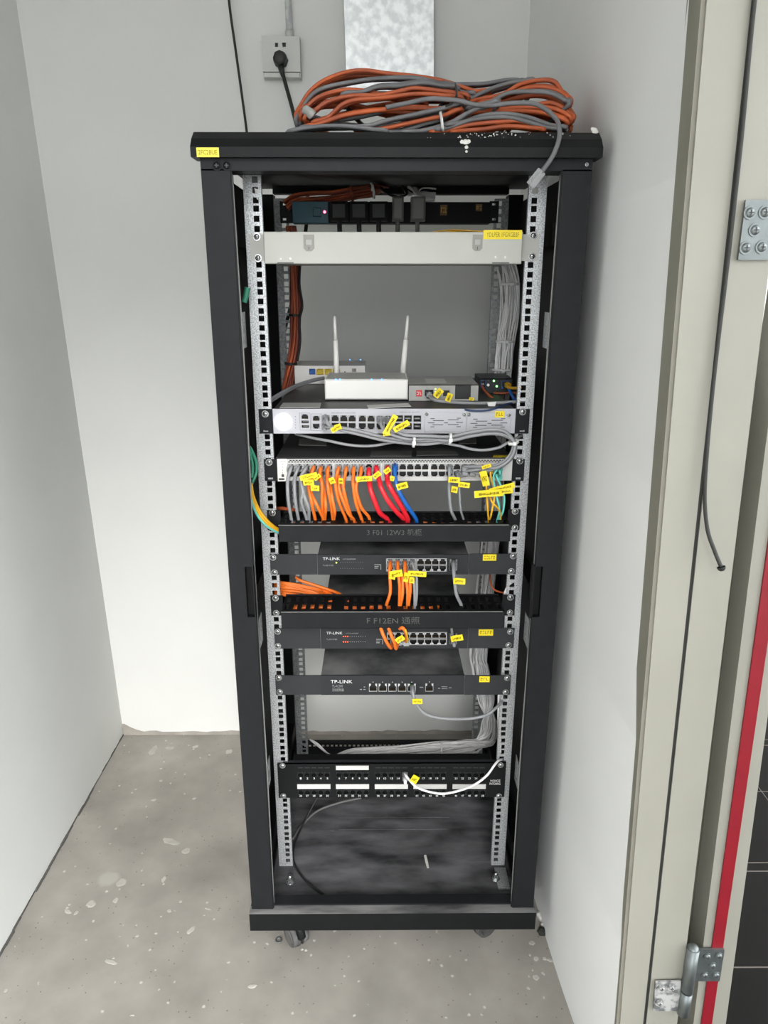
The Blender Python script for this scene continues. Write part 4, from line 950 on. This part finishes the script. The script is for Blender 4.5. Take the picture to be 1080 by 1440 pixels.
for i, (p, pl, f) in enumerate([([(632, 676), (631.8, 692), (634.4, 717), (640.5, 732)], (632, 657), ((638.5, 675, 16, 8, 3, -.068), (639, 688.5, 9, 9, 8, -.066))), ([(644.5, 676), (646, 690), (648, 717), (652, 731)], (643.5, 665), ((652.5, 682, 16, 7.5, 5, -.069),))]):
    drop(p, .0029 if i == 0 else .002, 'c_grey', ['thicker', 'thinner'][i]+' of two grey cords dropping near the fibre ports', G, f, plugpx=pl, plugmat='c_grey')
fib = [([(685, 672), (684, 685), (686, 717), (687, 732)], (678, 657), 'c_yellow', ((681.5, 673, 10, 22, -16, -.074),)), ([(691, 674), (696, 692), (691, 722), (688.5, 732)], (689, 657), 'c_yellow', ((684, 656, 13, 5, -20, -.07),)), ([(686, 690), (692, 706), (702, 717), (704, 731)], (678, 667), 'c_yellow', ((687.5, 694, 41, 10, -5, -.076),)),
       ([(694, 670), (697, 692), (702.4, 716), (699, 732)], (700, 657), 'c_aqua', ((706, 686.5, 36, 8, -16, -.074),)), ([(698, 669), (703.7, 682), (709, 698), (707.6, 718), (702, 731)], (700, 667), 'c_aqua', ((712, 690.5, 18, 8, -8, -.078),))]
nm = {'c_yellow': 'yellow', 'c_aqua': 'aqua'}; cnt = {}
for p, pl, mt, f in fib:
    cnt[mt] = cnt.get(mt, 0)+1
    drop(p, .0019, mt, '%s thin %s fibre cord from the left below the 48-port switch' % (ORD[cnt[mt]-1], nm[mt]), G, f, plugpx=pl, plugmat=mt)
# grey cords of the firewall, looping right and down to the switch
G2 = 'grey cords looping from the firewall to the 48-port switch'
def loopcord(start, mid, end, k, label, flags=(), plug=True, r=.0031):
    pts = [(start[0], start[1], YB-.016), (start[0]+1, start[1]+3, YB-.032)] + [(a, b, -.046-.004*k+(.006 if i > 3 else 0)) for i, (a, b) in enumerate(mid)] + [(end[0]-2 if False else end[0], end[1], YS-.016)]
    t = cord('patch_cable', pts, r, 'c_grey', label, G2, plug=YB if plug else None, plugmat='c_grey')
    c = P(end[0], end[1], YS); link('plug', shared('plug_c_grey', plugmesh, 'c_grey'), t, c)
    for f in flags: flag(t, *f)
    return t
R1 = [(631, 620), (659, 614), (687, 610), (708, 612), (721, 620), (723, 634), (713, 650), (696, 659)]
loopcord((458, 587), [(463, 598), (480, 605), (502, 610), (535, 618), (569, 623), (600, 624.5)]+[(a, b) for a, b in R1]+[(676, 666)], (663, 663), 0, 'lowest grey cord from the firewall port nearest the management ports', ((470, 604, 9, 7, -30, -.062), (475.5, 600.5, 9, 8, -20, -.063)))
loopcord((458, 598), [(466, 601), (482, 602), (504, 606), (537, 614), (570, 619), (600, 620)]+[(a-1.5, b-3.5) for a, b in R1]+[(672, 660)], (652.5, 663), 1, 'second grey cord from the leftmost firewall ports')
loopcord((534.5, 589), [(537, 600), (543, 607), (556, 613), (578, 618), (602, 617)]+[(a+1.5, b-.5) for a, b in R1]+[(682, 661)], (663, 656.5), 2, 'grey cord from the left of two lit firewall ports', ((543.5, 610, 10, 6, -10, -.066),))
loopcord((545.5, 589), [(549, 599), (556, 606), (572, 612), (604, 613)]+[(a+.5, b-6 if i < 4 else b-1) for i, (a, b) in enumerate(R1)]+[(678, 656)], (652.5, 656.5), 3, 'grey cord from the right of two lit firewall ports', ((549, 597.5, 31, 8, -61, -.070), (564.5, 599.5, 24, 8, -30, -.072)))
t = thing('patch_cable', P(421, 612, .0), 'dark grey cord sagging beneath the firewall to the rail', 'patch cord', G2)
obj('cable', MB().tube([P(415, 610, .02), P(440, 616, .0), P(462, 620, -.02), P(493, 626, -.025), P(523, 627, -.025), P(560, 621, -.03), P(600, 620, -.032), P(643, 626.5, -.035), P(660, 631, -.036), P(680, 633, -.036), P(701, 629.5, -.036), P(714, 622.5, -.032), P(726, 616, -.01), P(736, 612, .02)], .0026, 8, 7), 'c_grey', t)
for (a, b, h, an) in ((582, 621, 17, 0), (633, 617, 14, -12)):
    c = P(a, b, -.054); tb = tie(t, c, (1, 0, -.1), .0095, w_=.0022)
tie(t, P(722, 622, -.044), (.3, 0, -1), .009, w_=.0025)
# cords on the boxes above the firewall
t = cord('patch_cable', [(603, 555, .08), (606, 560, .068), (615, 563.5, .055), (640, 566, .05), (670, 567, .05), (700, 566.5, .05), (725, 565, .045), (745, 563, .03)], .0033, 'c_grey', 'grey cord from the grey converter along the firewall top to the rail', plug=None)
link('plug', shared('plug_c_grey', plugmesh, 'c_grey'), t, P(603, 554, .094))
flag(t, 616.5, 553, 14, 9, -50, .055); flag(t, 631.5, 559, 12, 8, -70, .045); flag(t, 663, 561, 7, 4, 5, .045)
tag(obj('cable_label_clip', MB().prism([(0, 0), (.017, .001), (.014, -.011), (.005, -.013)], lambda x, z: (P(685, 566, .03).x+x, .03, P(685, 566, .03).z+z), lambda x, z: (P(685, 566, .03).x+x, .034, P(685, 566, .03).z+z)), 'tie_white'), 'white tag clipped to the grey cord on the firewall top', 'tag')
cord('fiber_cable', [(678, 543, .185), (681, 549, .165), (689, 557, .14), (696, 562, .13)], .0024, 'c_orange_old', 'short orange fibre lead at the small black converter', cat='fibre cord')
cord('fiber_cable', [(694, 552.5, .178), (705, 553, .17), (718, 552.5, .16), (730, 552, .15)], .0022, 'c_orange_old', 'orange lead passing under the small black converter lights', cat='fibre cord')
cord('patch_cable', [(713, 541, .18), (717, 545, .16), (724, 546, .14), (732, 545, .12)], .0032, 'c_yellow', 'short yellow lead plugged in the blue converter socket', plug=.19, plugmat='c_yellow')
cord('patch_cable', [(716, 547, .165), (718, 552, .155), (721, 558, .14), (724, 562, .12)], .0034, 'c_blue', 'short blue lead hanging beside the small black converter')
cord('patch_cable', [(650, 575.5, -.002), (665, 577.5, -.011), (685, 577, -.012), (700, 573, -.006), (714, 568, .03), (725, 566, .06)], .0019, 'c_navy', 'thin navy cord over the right edge of the firewall')
for i, dy in enumerate((0, 3)):
    cord('patch_cable', [(380, 562+dy, .08), (398, 551+dy, .14), (418, 541+dy*.8, .22), (440, 534+dy*.6, .27), (455, 531+dy*.5, .31)], .003, 'c_grey', ['upper', 'lower'][i]+' of two grey cords running to the optical modem', seg=8)
# earth wires beside the left rail
tag(obj('earth_wire', MB().tube([P(350, 628, -.045), P(354, 634, -.04), P(360, 650, -.035), P(360, 665, -.035), P(355.5, 677, -.04), P(352, 685, -.05)], .003, 7, 8).tube([P(349, 630, -.05), P(352, 640, -.045), P(355, 655, -.045), P(354, 672, -.05)], .003, 7, 8), 'c_green'), 'green earth wire loop beside the front post', 'wire')
for i, (off, mt, lb) in enumerate(((0, 'c_yellow', 'yellow earth wire bending across the front rail onto the manager'), (3.4, 'c_yellow', 'second yellow earth wire below the first on the rail'), (6.5, 'c_aqua', 'teal earth wire below the yellow wires on the rail'))):
    tag(obj('earth_wire', MB().tube([P(353.5-off*.3, 680+off, -.06), P(356-off*.4, 697+off, -.05), P(364-off*.5, 716+off, -.035), P(375-off*.4, 731+off, -.03), P(385, 740+off*.9, -.022), P(391.5, 744+off*.75, -.012), P(396, 746+off*.7, .01)], .0026, 7, 8), mt), lb, 'wire', 'earth wires by the left rail')
tag(obj('orange_cable', MB().tube([P(388, 715, .05), P(397, 715, .03), P(405, 716, .02), P(414, 717, .01)], .0036, 7, 6), 'c_orange_old'), 'short orange cable behind the grey cords by the front rail', 'cable')
tag(obj('green_wire', MB().tube([P(348, 404, -.03), P(346, 415, -.03), P(343, 425, -.03)], .005, 7, 6), 'c_green'), 'dark green wire behind the post near the upper bracket', 'wire')
# cords of the upper sixteen-port switch
def drop2(pts, pl, r, mt, label, flags=(), plugmat='clear_plug'):
    path = [(pl[0], pl[1], -.022), (pl[0], pl[1]+2, -.034)] + [(a, b, -.050-.008*math.sin(math.pi*i/(len(pts)-1))) for i, (a, b) in enumerate(pts)]
    t = cord('patch_cable', path, r, mt, label, 'cords of the upper sixteen-port switch', plug=-.006, plugmat=plugmat, tail=[(0, .003, -.02)])
    for f in flags: flag(t, *f)
L2 = '%s orange cord from the left at the upper sixteen-port switch'
drop2([(547.8, 803), (549, 829), (547, 840), (543.5, 851)], (548.8, 790), .0031, 'c_orange', L2 % 'first', ((557, 807, 18, 10, -12, -.066),))
drop2([(560, 806), (562, 824), (561.5, 853)], (559, 790), .0031, 'c_orange', L2 % 'second', ((551.5, 810, 9, 10, 5, -.064),))
drop2([(565.5, 810), (566, 835), (563, 853)], (559, 799), .0031, 'c_orange', L2 % 'third')
drop2([(569.5, 806), (573, 829), (573, 852)], (569.5, 790), .0031, 'c_orange', L2 % 'fourth', ((571, 812, 7, 14, 8, -.064),))
drop2([(574, 808), (577, 826), (574.5, 852)], (569.5, 799), .0031, 'c_orange', L2 % 'fifth')
LG = '%s grey cord beside the orange cords of the upper sixteen-port switch'
drop2([(579, 806), (582, 818), (583, 835), (583, 854)], (580, 799), .0026, 'c_grey', LG % 'left', ((579, 816, 7, 9, 5, -.064),))
drop2([(584, 806), (586, 815), (586, 836), (584.5, 854)], (580, 790), .0026, 'c_grey', LG % 'right', ((586.5, 807, 26, 8, 2, -.068),))
drop2([(638, 803), (639.2, 815), (642, 836), (648.5, 851)], (637.8, 791), .0033, 'c_grey', 'single grey cord at the far port of the upper sixteen-port switch', ((646, 817.5, 16.5, 9, 2, -.066),), 'c_grey')
# cords of the lower sixteen-port switch: down out of the manager and up into the ports
def hook(pts, r, mt, label, flags=()):
    n = len(pts); path = [(a, b, (-.076, -.086, -.080, -.062, -.040)[min(4, round(i*4/(n-1)))]) for i, (a, b) in enumerate(pts)]
    t = cord('patch_cable', path, r, mt, label, 'cords of the lower sixteen-port switch')
    q = path[-1]; c = P(q[0], q[1]-3, -.026+.02); link('plug', shared('plug_clear_plug', plugmesh, 'clear_plug'), t, (c.x, -.006, c.z))
    for f in flags: flag(t, *f)
LH = '%s orange cord hooking out of the lower manager'
hook([(535, 882), (539, 893), (545, 905), (550, 911), (552, 904)], .0034, 'c_orange', LH % 'first')
hook([(546, 882), (550, 893), (555, 904), (557, 912), (560, 902)], .0034, 'c_orange', LH % 'second')
hook([(562, 884), (566, 883), (570, 888), (571.5, 897), (570, 901)], .0034, 'c_orange', LH % 'third', ((562.5, 899, 13, 8, -38, -.088),))
hook([(567, 883), (570, 886), (572, 893), (573, 901), (571, 903)], .002, 'c_yellow', 'thin amber cord hooking out beside the third orange cord')
t = cord('patch_cable', [(637, 897, -.022), (637, 898, -.032), (636, 891, -.045), (635, 884, -.06), (635, 878, -.07)], .0026, 'c_grey', 'short grey cord with a yellow flag at the lower sixteen-port switch', plug=-.006, plugmat='c_grey')
flag(t, 642.5, 897.5, 17, 9, -13, -.055)
t = cord('patch_cable', [(580, 966, -.022), (580.5, 972, -.034), (582, 980, -.04), (587, 992, -.04), (597, 1003, -.04), (615, 1009, -.04), (640, 1011, -.038), (665, 1010, -.035), (685, 1005, -.03), (698, 995, -.02), (706, 986, .0), (709, 981, .03)], .0032, 'c_grey', 'grey cord sagging from the lit port of the wireless controller', plug=-.006, plugmat='c_grey')
flag(t, 587, 986.5, 14, 8, -4, -.048)
t = cord('patch_cable', [(569.5, 1088, -.024), (571, 1091, -.034), (576, 1097, -.04), (585, 1106, -.042), (600, 1112.5, -.042), (622, 1116, -.042), (645, 1112, -.04), (668, 1103, -.036), (685, 1090, -.03), (696, 1075, -.02), (702, 1069, -.008), (709, 1067.5, .02)], .0026, 'c_white', 'thin white cord looping across the patch panel', plug=-.008, plugmat='c_grey')
flag(t, 583, 1096, 10, 12, 28, -.05)
# orange bundle behind the lower manager, and strands inside both managers
mb = MB()
for i in range(16):
    a = random.uniform(812, 836); b = 820+ (a-812)*.9+random.uniform(0, 8); xe = random.uniform(445, 492)
    mb.tube([P(386, a, .06), P(398, a+1+random.uniform(-1, 1), .05), P(425, (a+b)/2+random.uniform(-2, 3), .045), P((425+xe)/2+12, b+1+random.uniform(-1, 2), .035), P(xe, 838+random.uniform(-1, 2), .015), P(xe+8, 847, -.005)], .003, 6, 6)
mb.tube([P(416, 811, .05), P(422, 816, .045), P(440, 822, .04), P(470, 832, .03), P(484, 839, .01)], .0033, 6, 6)
tag(obj('cable_bundle', mb, 'c_orange'), 'fan of orange cables entering the lower manager from the rear', 'cable bundle')
for nm_, (x0, x1, z0, z1), mts, lb in (('manager_cables', (ex0+.012, ex0+.30, ez0, ez1), ['c_orange'], 'orange cables lying inside the lower slotted manager'), ('manager_cables', (dx0+.012, dx1-.03, dz0, dz1), ['c_orange', 'c_grey', 'c_grey', 'c_black', 'c_red', 'c_blue'], 'mixed coloured cables lying inside the upper slotted manager')):
    mb = MB()
    for i in range(10):
        yy = random.uniform(-.068, -.015); zz = z0+.008+random.random()*(z1-z0-.018)
        mb.tube([(x0+(x1-x0)*k/5, yy+random.uniform(-.004, .004), zz+random.uniform(-.003, .003)) for k in range(6)], .003, 6, 4, mi=i % len(mts))
    tag(obj(nm_, mb, mts), lb, 'cable bundle')
tag(obj('orange_cable', MB().tube([P(689, 808, .08), P(690, 820, .06), P(695, 829, .05), P(705, 833, .04), P(712, 833, .03)], .0018, 6, 7), 'c_orange_old'), 'thin copper-coloured wire beside the right rail above the lower manager', 'wire')
tag(obj('white_wire', MB().tube([P(709, 836, .01), P(713, 826, .005), P(718, 820, .01), P(724, 817, .02)], .0024, 6, 7), 'c_white'), 'short white wire at the right rail above the lower manager', 'wire')
# cables lying on the dusty bottom pan
def pancable(pts, r, mt, label):
    return tag(obj('floor_cable', MB().tube([PZ(a, b, .0975+r+dz) for a, b, dz in pts], r, 7, 8), mt), label, 'cable')
pancable([(448, 1118, .06), (432, 1148, .02), (417, 1180, 0), (412, 1205, 0), (420, 1226, 0), (438, 1246, 0), (466, 1265, 0)], .0022, 'c_black', 'black cable curving over the dusty rack bottom')
pancable([(508, 1122, .03), (480, 1128, .02), (447, 1140, .005), (425, 1160, 0), (411, 1180, 0)], .0028, 'sticker_dim', 'dusty grey cable arching over the rack bottom')

# ------------------------------------------------------------------ coils on top of the rack
def coil(name, strands, r, mt, label, Y0, extra=0, ext=None, zl=None):
    t = thing(name, (0, .1, ZT), label, 'cable coil', 'cable coils on the rack top')
    mb = MB()
    more = []
    for st, dy in strands:
        for k in range(2): j1, j2 = random.uniform(-1.5, 2.5)+1.5*k, random.uniform(-3, 3); more.append(([(a+j2*.5, b+j1+1.2*math.sin(a*.03+k*2)) for a, b in st], dy+.014+.016*k))
    for i, (st, dy) in enumerate(strands+more):
        f = [P(a, b, Y0+dy) for a, b in st]
        for p in f: p.z = max(p.z, ZT+r)
        # return path behind the front run, so each strand is a closed turn
        a, b = f[0], f[-1]; back = []
        for k in range(1, 5):
            u = k/5; q = b.lerp(a, u); hgt = max(ZT+r, min(p.z for p in f)+.012*math.sin(math.pi*u)); back.append(Vector((q.x, Y0+dy+.05+.10*math.sin(math.pi*u)+.01*i % .03, hgt*.6+.4*(ZT+r))))
        mb.tube(f+back, r, 7, 5, closed=True)
    obj('turns', mb, mt, t)
    return t
s = {}
oA = [([(419, 173), (426, 143), (447, 118.5), (481, 103), (512, 99), (543, 103), (583, 107), (620, 113), (647, 121), (667, 128), (686, 134)], .09), ([(424, 168), (433, 149), (451, 135), (481, 127), (506, 127), (528, 131), (560, 138), (600, 146)], .05),
      ([(430, 170), (441, 157), (461, 143), (492, 135), (532, 134), (563, 128), (583, 124), (620, 128), (641, 131), (657, 141)], .03), ([(440, 175), (461, 165), (481, 147), (502, 140), (543, 137), (583, 132), (620, 134), (650, 142)], .02),
      ([(432, 179), (447, 175), (481, 163), (522, 156), (573, 152), (604, 153), (640, 158)], .0), ([(500, 184), (532, 182), (563, 176), (604, 167), (620, 164), (650, 155)], -.01), ([(422, 160), (440, 146), (470, 142), (500, 148), (540, 156), (590, 160), (640, 165)], .07),
      ([(421, 165), (432, 138), (452, 121), (490, 108), (540, 108), (590, 113), (640, 124), (690, 140)], .12), ([(428, 178), (450, 168), (490, 158), (540, 147), (590, 142), (640, 150)], .1), ([(426, 175), (450, 150), (500, 152), (560, 165), (620, 176), (680, 172)], .13)]
cA = coil('cable_coil', oA, .0034, 'c_orange_old', 'large arched coil of orange network cable on the rack top', .0)
oB = [([(660, 148), (677, 139), (706, 133), (732, 118.5), (759, 113), (779, 115), (790, 130), (796, 145)], .06), ([(670, 150), (692, 141), (722, 130), (743, 123.5), (763, 122.5), (783, 127), (798, 137), (800, 150)], .05), ([(690, 152), (710, 143), (730, 137), (753, 134), (773, 137), (796, 151), (804, 168)], .03),
      ([(640, 170), (669, 159), (692, 151), (722, 149), (753, 147), (777, 145), (800, 158), (803, 170)], .01), ([(650, 168), (677, 158), (712, 153), (753, 151), (783, 154), (802, 172)], .0), ([(605, 187), (626, 184), (661, 175.5), (702, 171.5), (732, 170.5), (763, 179.5), (785, 183)], -.03),
      ([(635, 187), (651, 184), (681, 181.5), (712, 177.5), (743, 179.5), (765, 184)], -.035), ([(655, 162), (690, 157), (730, 156), (770, 160), (798, 175)], -.01), ([(660, 150), (700, 140), (740, 128), (780, 131), (799, 150), (801, 172)], .1), ([(640, 176), (690, 166), (740, 160), (785, 168), (801, 181)], .09), ([(640, 183), (700, 176), (760, 170), (800, 181)], .05)]
cB = coil('cable_coil', oB, .0034, 'c_orange_old', 'rounded coil of orange network cable at the right end of the rack top', .0)
gA = [([(420, 175), (423, 157), (447, 127), (502, 114), (543, 110), (583, 110), (620, 118), (651, 130), (665, 137)], .075), ([(480, 136), (510, 129), (532, 122), (563, 120.5), (593, 116.5), (620, 120), (645, 128)], .04), ([(424, 181), (450, 179), (512, 177.5), (543, 169.5), (583, 161), (620, 153), (655, 146)], -.015),
      ([(563, 187), (593, 184), (631, 173.5), (661, 157), (681, 149), (700, 145)], -.03), ([(404, 187), (441, 178.5), (481, 177), (522, 181.5), (545, 186)], -.04), ([(425, 172), (438, 164), (470, 172), (520, 178), (580, 172), (630, 160)], .06), ([(421, 176), (445, 172), (500, 166), (560, 152), (604, 139), (625, 138)], .08)]
cC = coil('cable_coil', gA, .0034, 'c_grey_old', 'coil of grey network cable woven through the arched orange coil', .0)
gB = [([(545, 187), (563, 185), (593, 175.5), (618, 168), (641, 157), (667, 149), (690, 143), (714, 131), (743, 129), (773, 131), (793, 141), (797, 150)], .0), ([(625, 178), (651, 171.5), (681, 162), (712, 160), (743, 165), (773, 175.5), (795, 181)], -.028), ([(610, 184), (631, 179.5), (661, 169), (692, 165), (722, 166), (763, 178), (785, 184)], -.032),
      ([(620, 121), (641, 118.5), (681, 117.5), (712, 112.5), (732, 113), (745, 120)], .09), ([(640, 150), (657, 141), (681, 129), (706, 119.5), (732, 114.5), (750, 120)], .07), ([(650, 145), (685, 130), (715, 121), (738, 117)], .085)]
cD = coil('cable_coil', gB, .0034, 'c_grey_old', 'coil of grey network cable crossing over the right orange coil', .0)
# tie wraps of the coils
obj('cable_tie', MB().tube([P(640, 117, .04), P(642, 128, -.0), P(641, 137, -.02), P(634, 146, -.03), P(626, 149, -.03)], .0016, 6, 6), 'c_black', cA)
obj('cable_tie', MB().tube([P(619, 158, -.022), P(621, 168, -.042), P(622, 178, -.046), P(623, 184, -.04)], .0028, 6, 6, flat=.5), 'tie_white', cC)
obj('tape', MB().tube([P(430, 155, .03), P(436, 159, .02), P(440, 163, .02)], .008, 8, 4), 'sticker_grey', cC)
tg = thing('network_cable', P(543, 151, -.02), 'grey network cable hanging from the coils over the rack front', 'cable')
obj('cable', MB().tube([P(543, 151, -.01), P(573, 145, -.02), P(604, 139, -.025), P(641, 141, -.03), P(667, 147, -.035), P(692, 148, -.035), P(722, 145, -.035), P(751, 146, -.045), P(769, 155, -.065), P(783, 169, -.09), P(787, 184, -.108), P(785, 200, -.122), P(777, 220, -.128), P(766, 236, -.125), P(759, 245, -.122)], .0036, 8, 8), 'c_grey_old', tg)
a, b = P(760, 243, -.122), P(748, 258, -.118); d = (b-a).normalized()
pm = MB().cbox(-.0058, .0058, -.013, .013, -.0042, .0042, .001); q = Vector((0, 1, 0)).rotation_difference(d).to_matrix().to_4x4(); pm.v = [tuple(Matrix.Translation((a+b)/2) @ q @ Vector(v)) for v in pm.v]
pg = obj('plug', pm, 'clear_plug', tg)
obj('latch_clip', MB().tube([P(748, 256, -.124), P(749, 250, -.130), P(751, 246, -.131)], .001, 5, 4), 'clear_plug', pg)
for px, r_ in ((612, .01), (575, .006)): pass

# ------------------------------------------------------------------ things on the back wall
x0, x1, z0, z1 = R(369, 51, 422, 109, WY-.028)
so = thing('wall_socket', ((x0+x1)/2, WY, z0), 'white surface-mounted wall socket above the rack', 'socket')
obj('box', MB().box(x0, x1, WY-.022, WY, z0, z1), 'socket_white', so)
fp = obj('face_plate', MB().plate(x0, x1, z0+.012, z1, WY-.03, .008, [R(386.5, 60, 391, 66, WY-.03), R(397, 60, 402, 66, WY-.03)]), 'socket_white', so)
obj('bottom_trim', MB().cbox(x0+.002, x1-.002, WY-.029, WY-.022, z0, z0+.0105, .001), 'socket_white', so)
obj('socket_holes', MB().box(*R(386, 59, 402.5, 67, WY-.03)[:2], WY-.0225, WY-.022, *R(386, 59, 402.5, 67, WY-.03)[2:]), 'port_dark', so)
c = P(395, 85, WY-.03)
pl = thing('power_plug', (c.x, WY-.03, c.z), 'black round power plug and cord in the wall socket', 'plug')
obj('plug_body', MB().cyl((c.x, WY-.03, c.z), (c.x, WY-.055, c.z), .018, .0155, n=8, sm=False).dome((c.x, WY-.055, c.z), (0, -1, 0), .0155, .004, 8), 'c_black', pl)
obj('strain_relief', MB().cyl((c.x, WY-.045, c.z-.012), P(398, 107, WY-.05), .0085, .005, n=10), 'c_black', pl)
obj('cord', MB().tube([P(397.5, 103, WY-.05), P(402, 120, WY-.055), P(409, 145, WY-.07), P(416, 172, WY-.11), P(420, 188, WY-.14), Vector((-.195, .535, 1.60)), Vector((-.20, .525, 1.50)), Vector((-.235, .515, 1.35)), Vector((-.275, .515, 1.15)), Vector((-.28, .515, .6))], .0045, 8, 7), 'rubber', pl)
xa, xb, _, _ = R(402, 10, 411.5, 50, WY-.012)
cn = thing('conduit', ((xa+xb)/2, WY-.011, z1), 'narrow metal conduit running up from the wall socket', 'conduit')
za = z1-.002; k = -.018
obj('pipe', MB().cyl(((xa+xb)/2, WY-.011, za), ((xa+xb)/2+k*(HC-za), WY-.011, HC), (xb-xa)/2*.95, n=16), 'galv_duct', cn)
obj('coupling', MB().cyl(((xa+xb)/2, WY-.011, za), ((xa+xb)/2-.0005, WY-.011, za+.018), (xb-xa)/2*1.3, n=16), 'socket_white', cn)
tr = thing('cable_trunking', (0, WY-.02, 1.82), 'wide galvanised metal trunking on the wall above the coils', 'trunking')
fL = leanline((483.5, 0), (487, 105), WY-.05); fR = leanline((610, 0), (610, 110), WY-.05); zt0 = P(540, 128, WY-.05).z
obj('cover', leanbox(MB(), fL, fR, WY-.05, WY-.048, zt0, HC), 'galv_duct', tr)
obj('channel', leanbox(MB(), lambda z: fL(z)+.002, lambda z: fR(z)-.002, WY-.048, WY, zt0+.004, HC), 'galv_shaded', tr)
mb = MB().tube([P(320, -60, WY-.03), P(322, 0, WY-.035), P(332, 75, WY-.045), P(341, 140, WY-.055), P(347.5, 190, WY-.07), Vector((-.335, .60, 1.62)), Vector((-.30, .56, 1.45)), Vector((-.285, .525, 1.2)), Vector((-.29, .52, .3))], .0032, 6, 8)
tag(obj('black_wire', mb, 'rubber'), 'thin black twisted wire hanging down the wall behind the rack', 'wire')
